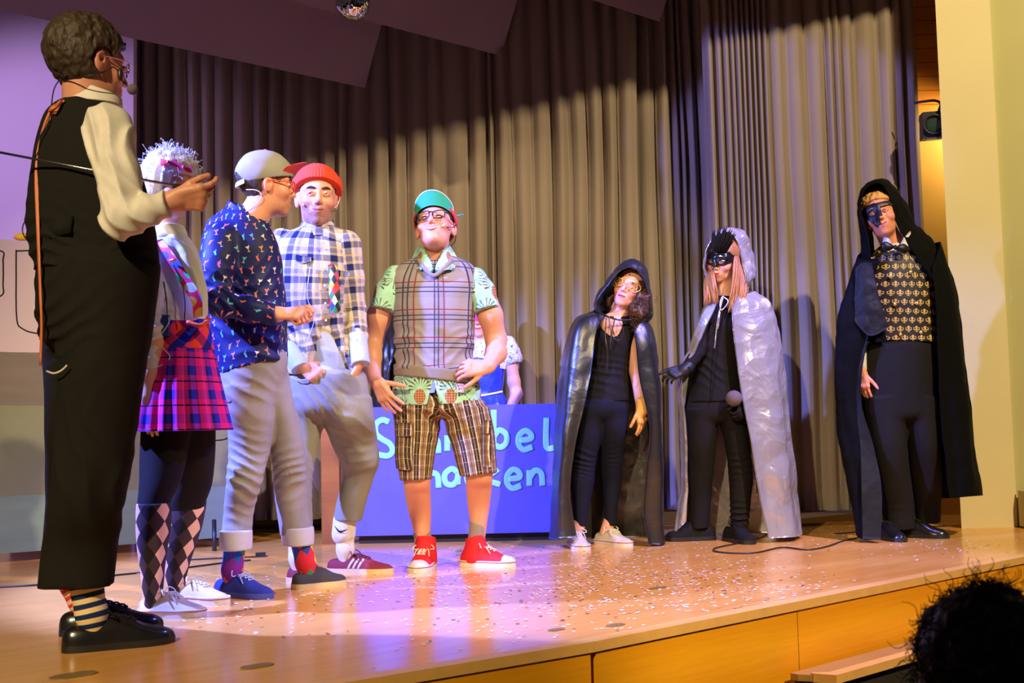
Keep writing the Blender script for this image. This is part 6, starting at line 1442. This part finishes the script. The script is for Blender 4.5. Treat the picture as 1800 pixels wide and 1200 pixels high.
    # hood
    V, F, uv = patch([
        [(1243, 486, -.06), (1238, 470, -.10), (1243, 436, -.14), (1258, 416, -.15), (1278, 406, -.12), (1294, 420, -.08), (1304, 455, -.06), (1310, 485, -.07), (1306, 500, -.08)],
        [(1243, 490, .0), (1240, 468, -.03), (1247, 430, -.06), (1264, 408, -.07), (1288, 400, -.05), (1308, 415, -.02), (1318, 450, .0), (1324, 482, .0), (1310, 505, -.03)],
        [(1252, 495, .08), (1250, 465, .07), (1258, 430, .06), (1274, 408, .06), (1294, 404, .07), (1314, 422, .08), (1324, 455, .08), (1326, 482, .08), (1314, 505, .07)],
        [(1270, 500, .14), (1272, 470, .15), (1278, 445, .15), (1288, 425, .15), (1298, 425, .15), (1308, 440, .15), (1312, 465, .15), (1314, 485, .15), (1310, 500, .14)]], D, 80, 40, crump(.018, 11, 14), .005); obj('hood', V, F, M['silver_satin'], r, uv=uv)
    cp = [[(1262, 528, -.11), (1252, 522, -.06), (1255, 515, .05), (1285, 515, .1), (1318, 512, .06), (1326, 512, -.02), (1296, 520, -.12)],
          [(1250, 556, -.13), (1236, 546, -.07), (1245, 545, .08), (1285, 550, .14), (1345, 535, .09), (1350, 535, -.05), (1288, 548, -.15)],
          [(1226, 610, -.14), (1212, 612, -.08), (1230, 615, .1), (1290, 620, .17), (1362, 600, .11), (1362, 600, -.06), (1294, 620, -.17)],
          [(1200, 662, -.13), (1193, 664, -.06), (1225, 680, .12), (1290, 700, .19), (1372, 690, .13), (1372, 690, -.07), (1306, 700, -.18)],
          [(1207, 740, -.08), (1197, 740, -.02), (1225, 760, .14), (1290, 790, .21), (1380, 780, .15), (1382, 780, -.07), (1324, 790, -.18)],
          [(1210, 840, -.02), (1200, 840, .04), (1225, 860, .16), (1295, 880, .23), (1390, 870, .17), (1392, 870, -.06), (1338, 880, -.17)],
          [(1206, 915, .02), (1186, 942, .06), (1228, 935, .18), (1300, 938, .25), (1396, 935, .19), (1404, 942, -.06), (1352, 946, -.16)]]
    capes('cape', r, cp, D, M['silver_satin'], 150, 140, crump(.011, 5.5, 15, .009, 6, .4))
    for pts in ([(1270, 520, -.15), (1266, 545, -.16), (1262, 575, -.165), (1258, 578, -.16)], [(1272, 520, -.15), (1262, 560, -.165), (1256, 612, -.165)], [(1270, 520, -.15), (1280, 530, -.165), (1268, 545, -.165), (1266, 530, -.16), (1271, 520, -.15)]):
        V, F = tube([Q(*p) for p in pts], .0035, 5, 22, .4, (0, -1, 0)); obj('tie_ribbon', V, F, M['silver_satin'], r)
    for a, b in ((hA, tA), (hB, tB)):
        shoe(r, a, b, 'low', M['black_knit'], M['sole_black'], M['black_cloth'], 1.0, 1.2)
    # microphone with foam windscreen
    mp = Q(1290, 700, -.17); mc = empty('microphone', mp, 'hand microphone with mauve foam windscreen held by the person in silver cape', 'microphone')
    V, F = ellipsoid(mp, (.043, .043, .042), None, 24, 16); obj('windscreen', V, F, M['foam_pink'], mc)
    V, F = tube([mp, Q(1306, 722, -.10), Q(1318, 740, -.03)], [.02, .016, .014], 10, 10); obj('handle', V, F, M['black_plastic'], mc)
silver_woman()
# ================================================================== man in velvet cape
def velvet_man():
    D = 6.0; Q = lambda x, y, d=0.: P(x, y, D+d)
    r = person(1610, 945, 'person in long black velvet cape, gold patterned vest, bow tie and half mask')
    H = Head(Q(1547, 378, -.03), (-.36, -.92, .02), (-.26, 0, .96), 1.07, .009, wide=.97, ears=False)
    nk = chain([H.w(0, -.015, -.06), Q(1575, 440, .02)], [.055, .062])
    t = loft(D, rows([(424, 1560, 1612, .06), (438, 1540, 1622, .085), (470, 1524, 1640, .11), (520, 1520, 1646, .12), (560, 1519, 1646, .12), (604, 1518, 1650, .125)]), 2.3)
    v = mod(t, lambda p, d: np.maximum(d, -np.minimum(d_cap(p, Q(1576, 436, 0), Q(1568, 400, 0), .07, .07), d_cap(p, Q(1572, 425, -.13), Q(1586, 458, -.17), .075, .012)))); v = cutf(v, plane(Q(1585, 602), (-.04, 0, -1)))
    garment('vest', r, v, M['gold_vest'], .0055, [(t.axis(), .14, FRONT)], wr=wrinkle(.0025, 8, 8, 81))
    sh_ = cutf(inner(t, .012), plane(Q(1572, 424, 0), (0, -.2, 1))); sl = chain([Q(1522, 470, 0), Q(1512, 560, .02), Q(1512, 650, -.03)], [.06, .05, .035]); garment('shirt', r, union([sh_, sl], .01), M['white_cloth'], .007, wr=wrinkle(.003, 12, 6, 82))
    for rw in ([[(1552, 408, .0), (1556, 414, -.07), (1562, 420, -.10)], [(1548, 420, -.02), (1556, 430, -.09), (1570, 432, -.125)]], [[(1602, 400, .0), (1598, 408, -.07), (1590, 416, -.10)], [(1608, 422, -.02), (1602, 432, -.09), (1582, 432, -.125)]]):
        V, F, uv = patch(rw, D, 12, 10, None, .006); obj('shirt_collar', V, F, M['white_cloth'], r, uv=uv)
    bt = sub(r, 'bow_tie'); c = Q(1573, 435, -.145); bt.location = c-wloc(r)
    for sx in (-1, 1):
        V, F = ellipsoid(c+np.array([sx*.035, 0, sx*-.006]), (.034, .014, .024)); V[:, 2] = c[2]+(V[:, 2]-c[2])*(.45+.9*np.clip(np.abs(V[:, 0]-c[0])/.06, 0, 1)); obj('wing', V, F, M['black_satin'], bt)
    V, F = ellipsoid(c-np.array([0, .008, 0]), (.010, .012, .014)); obj('knot', V, F, M['black_satin'], bt)
    for x, y in ((1601, 478), (1566, 485), (1573, 535), (1612, 533), (1583, 588), (1619, 584)):
        V, F = ellipsoid(Q(x, y, -.126), (.0095, .004, .0095)); obj('button', V, F, M['gold'], r)
    hA, tA = HT(1587, 953, 82, .29); nd, ak = foot(D, hA, tA); hB, tB = HT(1668, 946, 32, .29); fd_, fak = foot(D, hB, tB)
    hip = loft(D, rows([(596, 1517, 1650, .125), (650, 1517, 1648, .13), (700, 1522, 1648, .125), (740, 1526, 1648, .12)]), cap=.06)
    l1 = loft(D, rows([(700, 1521, 1592, .11, .0), (780, 1530, 1594, .1), (850, 1541, 1600, .09, nd*.6), (895, 1550, 1605, .085, nd), (928, 1556, 1607, .08, nd)])); l2 = loft(D, rows([(700, 1585, 1648, .11, .0), (780, 1596, 1650, .1), (850, 1605, 1654, .09, fd_*.6), (890, 1609, 1654, .08, fd_), (918, 1612, 1652, .075, fd_)]))
    lg = union([hip, l1, l2], .02); garment('trousers', r, lg, M['black_cloth'], .006, wr=wrinkle(.005, 9, 3, 83, [(Q(1580, 910, -.1), .08, (0, 0, 1), .006, 70)]))
    hl = hand(Q(1514, 652, -.05), (.05, 0, -1), (.6, .6, 0), (.8, -.5, 0), .92, (.2, .25, .3, .3), .1, .05, .55)
    body_mesh('body', r, [union([H, nk], .02), hl], [inner(t, .03), inner(lg, .025)], sr(238, 160, 122), H, tintkw=dict(beard=sr(200, 110, 50), bamt=.5, lip=sr(210, 100, 85)))
    H.extras(r, 'brow_fair', look=(.2, .0))
    short_hair(r, H, ((-.13, -.06), (-.03, -.05), (.0, .02), (.05, .05), (.09, .068), (.12, .075)), M['hair_fair'], .014, .005, .0042)
    # half mask: right side of his face and a brow band
    def mf(p):
        q = H.loc(p); d = H(p)/H.s-.006; x = q[:, 0]; keep = np.where(x > .006, np.maximum(q[:, 2]-.05, np.interp(x, [0, .03, .06], [-.055, -.075, -.02])-q[:, 2]), np.maximum(q[:, 2]-.045, .018-q[:, 2]))
        nose = np.maximum(np.abs(x)-.012, np.maximum(q[:, 2]-.03, -.028-q[:, 2])); keep = np.minimum(keep, nose)
        eye = -(np.sqrt(((x-.033)/.015)**2+((q[:, 2])/.0085)**2)-1)*.008; d = np.maximum(np.maximum(d, -(d+.006)), keep); return np.maximum(np.maximum(d, eye), .0-q[:, 1])*H.s
    mf.lo, mf.hi = H.lo, H.hi; V, F = nets(mf, .003); obj('mask', V, F, plain('matt black mask', (.012, .012, .014), .45), r)
    # hood and long hood tails
    V, F, uv = patch([
        [(1560, 600, -.13), (1540, 520, -.12), (1526, 420, -.10), (1514, 375, -.10), (1516, 340, -.12), (1534, 322, -.13), (1552, 326, -.13), (1566, 355, -.10), (1580, 400, -.09), (1604, 440, -.12), (1636, 485, -.14)],
        [(1535, 600, -.10), (1522, 520, -.06), (1514, 420, -.03), (1510, 370, -.03), (1516, 332, -.05), (1536, 318, -.06), (1560, 322, -.06), (1582, 348, -.03), (1598, 395, -.02), (1624, 425, -.05), (1646, 470, -.08)],
        [(1525, 590, -.02), (1514, 500, .02), (1514, 420, .06), (1514, 370, .07), (1522, 336, .07), (1544, 322, .07), (1568, 328, .07), (1590, 352, .07), (1606, 395, .07), (1640, 420, .05), (1652, 460, .0)],
        [(1530, 560, .08), (1530, 490, .12), (1535, 430, .14), (1535, 390, .15), (1545, 360, .15), (1555, 350, .15), (1570, 355, .15), (1582, 375, .15), (1595, 410, .14), (1620, 425, .12), (1640, 445, .08)]], D, 90, 44, crump(.008, 14, 24, .007, 4), .006); obj('hood', V, F, M['velvet'], r, uv=uv)
    cl = [[(1545, 455, -.12), (1510, 452, -.06), (1520, 440, .08), (1560, 440, .14)], [(1530, 520, -.14), (1482, 540, -.07), (1495, 530, .12), (1560, 520, .17)], [(1525, 575, -.14), (1474, 620, -.07), (1488, 620, .13), (1565, 620, .19)], [(1508, 690, -.09), (1473, 700, -.03), (1490, 720, .15), (1575, 720, .21)], [(1528, 780, -.08), (1482, 780, -.02), (1495, 800, .16), (1580, 800, .23)], [(1548, 860, -.10), (1500, 860, -.06), (1505, 860, .17), (1590, 860, .24)], [(1549, 948, -.12), (1512, 945, -.08), (1515, 905, .18), (1600, 905, .25)]]
    capes('cape_panel', r, cl, D, M['velvet'], 70, 90, crump(.010, 7, 25, .010, 3))
    li = [[(1528, 578, -.135), (1512, 580, -.11)], [(1512, 690, -.11), (1506, 700, -.08)], [(1535, 780, -.10), (1512, 785, -.08)], [(1550, 860, -.13), (1514, 865, -.11)], [(1548, 949, -.14), (1516, 947, -.12)]]
    capes('cape_lining', r, li, D, M['black_lining'], 20, 60, crump(.008, 12, 27))
    lj = [[(1532, 460, -.14), (1515, 460, -.12), (1504, 470, -.10)], [(1545, 520, -.165), (1520, 530, -.155), (1503, 530, -.12)], [(1562, 575, -.17), (1530, 590, -.165), (1502, 565, -.13)]]
    capes('cape_lining', r, lj, D, M['black_lining'], 30, 40, crump(.010, 16, 28))
    cr = [[(1600, 440, .14), (1640, 428, .1), (1652, 430, -.02), (1640, 470, -.14)], [(1600, 520, .18), (1670, 500, .14), (1678, 520, -.04), (1647, 540, -.15)], [(1600, 620, .2), (1680, 610, .16), (1690, 620, -.05), (1650, 620, -.15)], [(1605, 720, .22), (1692, 720, .18), (1700, 720, -.05), (1655, 720, -.14)], [(1610, 800, .24), (1702, 800, .19), (1710, 800, -.05), (1662, 800, -.13)], [(1610, 878, .25), (1712, 872, .2), (1722, 870, -.04), (1670, 874, -.12)]]
    capes('cape_panel', r, cr, D, M['velvet'], 70, 90, crump(.010, 7, 26, .008, 3))
    for a, b in ((hA, tA), (hB, tB)):
        shoe(r, a, b, 'dress', M['black_leather'], M['sole_black'], M['black_cloth'], 1.0, 1.1)
velvet_man()
# ================================================================== spectator's head in front of the stage
def spectator():
    c = P(1742, 1203, 1.75); r = empty('person', (c[0], c[1]+.02, -1.01), 'person in the audience with black curly hair, seen from behind', 'person')
    H = Head(c, (.35, .93, .05), (0, 0, 1), 1.0)
    nk = neck(H, c+np.array([.02, -.01, -.24]), .055, .065)
    t = caps([(c+np.array([-.16, 0, -.34]), c+np.array([.18, 0, -.34]), .09, .09), (c+np.array([.01, 0, -.36]), c+np.array([.01, 0, -.66]), .15, .15), (c+np.array([.01, .0, -.66]), c+np.array([.01, .42, -.70]), .14, .08), (c+np.array([.01, .42, -.70]), c+np.array([.01, .42, -1.1]), .08, .06)], .05)
    garment('jacket', r, t, M['black_cloth'], .012); body_mesh('body', r, [union([H, nk], .02)], [inner(t, .02)], SK, H, .006)
    def hf(p):
        q = H.loc(p); d = smin(d_ell(q, (0, -.01, .045), (.103, .122, .098)), d_ell(q, (0, -.03, -.05), (.098, .10, .11)), .04); d = np.maximum(d, np.minimum(q[:, 1]-.06, .06-q[:, 2]))
        return (d+.010*vnoise(q*34)+.006*vnoise(q*75))*H.s
    hf.lo, hf.hi = H.lo-.06, H.hi+.06; V, F = nets(hf, .005); hr = obj('hair', V, F, M['hair_black'], r)
    rr = np.random.default_rng(5); mb = MB()
    for k in range(1500):
        a = rr.uniform(-pi, pi); b = rr.uniform(-.7, 1.5); n = np.array([cos(a)*cos(b), sin(a)*cos(b), sin(b)])
        if n[1] > .45 and n[2] < .5: continue
        p0 = n*np.array([.10, .118, .105])+np.array([0, -.012, .03 if b > 0 else .03]); L = rr.uniform(.012, .03) if k % 14 else rr.uniform(.035, .06); rad = rr.uniform(.004, .009); u = nrm(np.cross(n, rr.normal(0, 1, 3))); v = np.cross(n, u)
        tt = np.linspace(0, 1, 12); pts = [p0+n*L*s+rad*(u*cos(s*9)+v*sin(s*9))*min(1, s*3)+u*.01*s*s for s in tt]
        mb.add(*tube(H.ws(pts), [.0011, .0005], 3))
    o = mb.build('curls', M['hair_black'], hr); o['kind'] = 'stuff'
spectator()
# ================================================================== things on the floor
def cable(px, label, r=.0045, n=60):
    V, F = tube([G(x, y, .004) for x, y in px], r, 6, n); tag(obj('cable', V, F, M['black_plastic']), label, 'cable')
cable([(1352, 936), (1338, 944), (1312, 952), (1275, 959), (1256, 964), (1258, 969), (1290, 972), (1330, 971), (1365, 963), (1385, 962), (1420, 966), (1455, 960), (1480, 951), (1512, 944)], 'black microphone cable looping over the floor beside the silver cape')
cable([(1466, 938), (1490, 936), (1520, 933), (1560, 936), (1600, 930), (1625, 926), (1665, 924)], 'black cable lying behind the shoes of the velvet caped person')
cable([(-20, 1032), (60, 1028), (130, 1021), (200, 1011), (280, 1003), (345, 995), (400, 988), (440, 984)], 'thin black cable on the floor behind the plaid skirt person')
cable([(300, 985), (340, 983), (380, 981), (430, 979), (470, 977)], 'short black cable near the feet of the painted scenery', .004)
V, F = box(G(458, 974, .01), (.05, .025, .018), .3); tag(obj('cable_connector', V, F, M['black_plastic'], smooth=False), 'small black connector lying on the floor near the blue sign', 'connector')
M['plate'] = plain('grey floor plate', sr(140, 116, 74), .4, metal=.2, var=.3)
for px, py, a, lb in ((130, 1187, .06, 'grey floor plate in front of the black leather shoes'), (452, 1171, .045, 'small grey floor plate at the front stage edge near the blue shoes'), (978, 1107, .03, 'grey floor hatch nearest to the fascia gap'), (1082, 1099, .035, 'grey floor hatch just above the fascia gap'), (1156, 1034, .04, 'grey floor hatch among the densest confetti')):
    g = G(px, py); pts = [g+a*(Wd*x+Ad*y) for x, y in ((1, .25), (.6, .5), (-.6, .5), (-1, .25), (-1, -.25), (-.6, -.5), (.6, -.5), (1, -.25))]
    V, F = prism([p+np.array([0, 0, .0004]) for p in pts], [p+np.array([0, 0, .003]) for p in pts]); tag(obj('floor_plate', V, F, M['plate'], smooth=False), lb, 'floor plate', 'floor plates on the stage')
# streamer by the red shoe
M['foil'] = plain('green silver foil', (.35, .5, .4), .25, metal=.7, var=.6, vs=120)
g = G(822, 978); stq = empty('foil_streamer', g, 'crumpled green silver foil streamer beside the red sneaker', 'streamer'); rr = np.random.default_rng(3)
for k in range(9):
    p = g+np.array([rr.uniform(-.06, .06), rr.uniform(-.05, .05), .006]); V, F = tube([p+np.array([rr.uniform(-.03, .03), rr.uniform(-.03, .03), rr.uniform(0, .03)]) for _ in range(5)], .005, 5, 18, .2); obj('strip', V, F, M['foil'], stq)
# confetti: one scatter, far too many to count
def confetti():
    rr = np.random.default_rng(11); V = []; F = []; mi = []; cols = [sr(252, 250, 244), sr(244, 236, 214), sr(226, 228, 250), sr(150, 60, 40), sr(60, 120, 90), sr(190, 150, 90)]
    cl = [(1100, 1030, 190, 35, 520), (880, 1030, 160, 34, 260), (1200, 1010, 90, 16, 160), (1000, 990, 170, 18, 170), (640, 1035, 160, 18, 200), (1350, 1040, 90, 14, 80), (1440, 930, 110, 10, 130), (1560, 945, 90, 14, 110), (1680, 960, 60, 10, 60), (380, 1080, 120, 18, 70), (1150, 925, 40, 6, 60), (1130, 965, 200, 10, 90), (820, 1130, 200, 30, 40), (1020, 1060, 260, 50, 160)]
    for cx, cy, sx, sy, n in cl:
        for _ in range(n):
            px, py = rr.normal(cx, sx), rr.normal(cy, sy)
            if py < 918+abs(px-1250)*.02: continue
            g = G(px, py)
            if np.dot(g-edge[0], Ad) > -.06: continue
            s = rr.uniform(.0045, .0085); a = rr.uniform(0, pi); z = .0012; tl = rr.uniform(-.0025, .0025); k = len(V); m = rr.choice(6, p=[.42, .2, .14, .1, .05, .09])
            for j in range(6):
                b = a+j*pi/3; V.append((g[0]+s*cos(b), g[1]+s*sin(b), z+abs(tl)+tl*cos(b)))
            F.append(tuple(range(k, k+6))); mi.append(m)
    o = obj('confetti', V, F, None, None, False, mats=[plain('confetti paper %d' % i, c, .7, var=.05) for i, c in enumerate(cols)], midx=mi)
    tag(o, 'scattered white and coloured paper confetti on the stage floor', 'confetti', kind='stuff')
confetti()
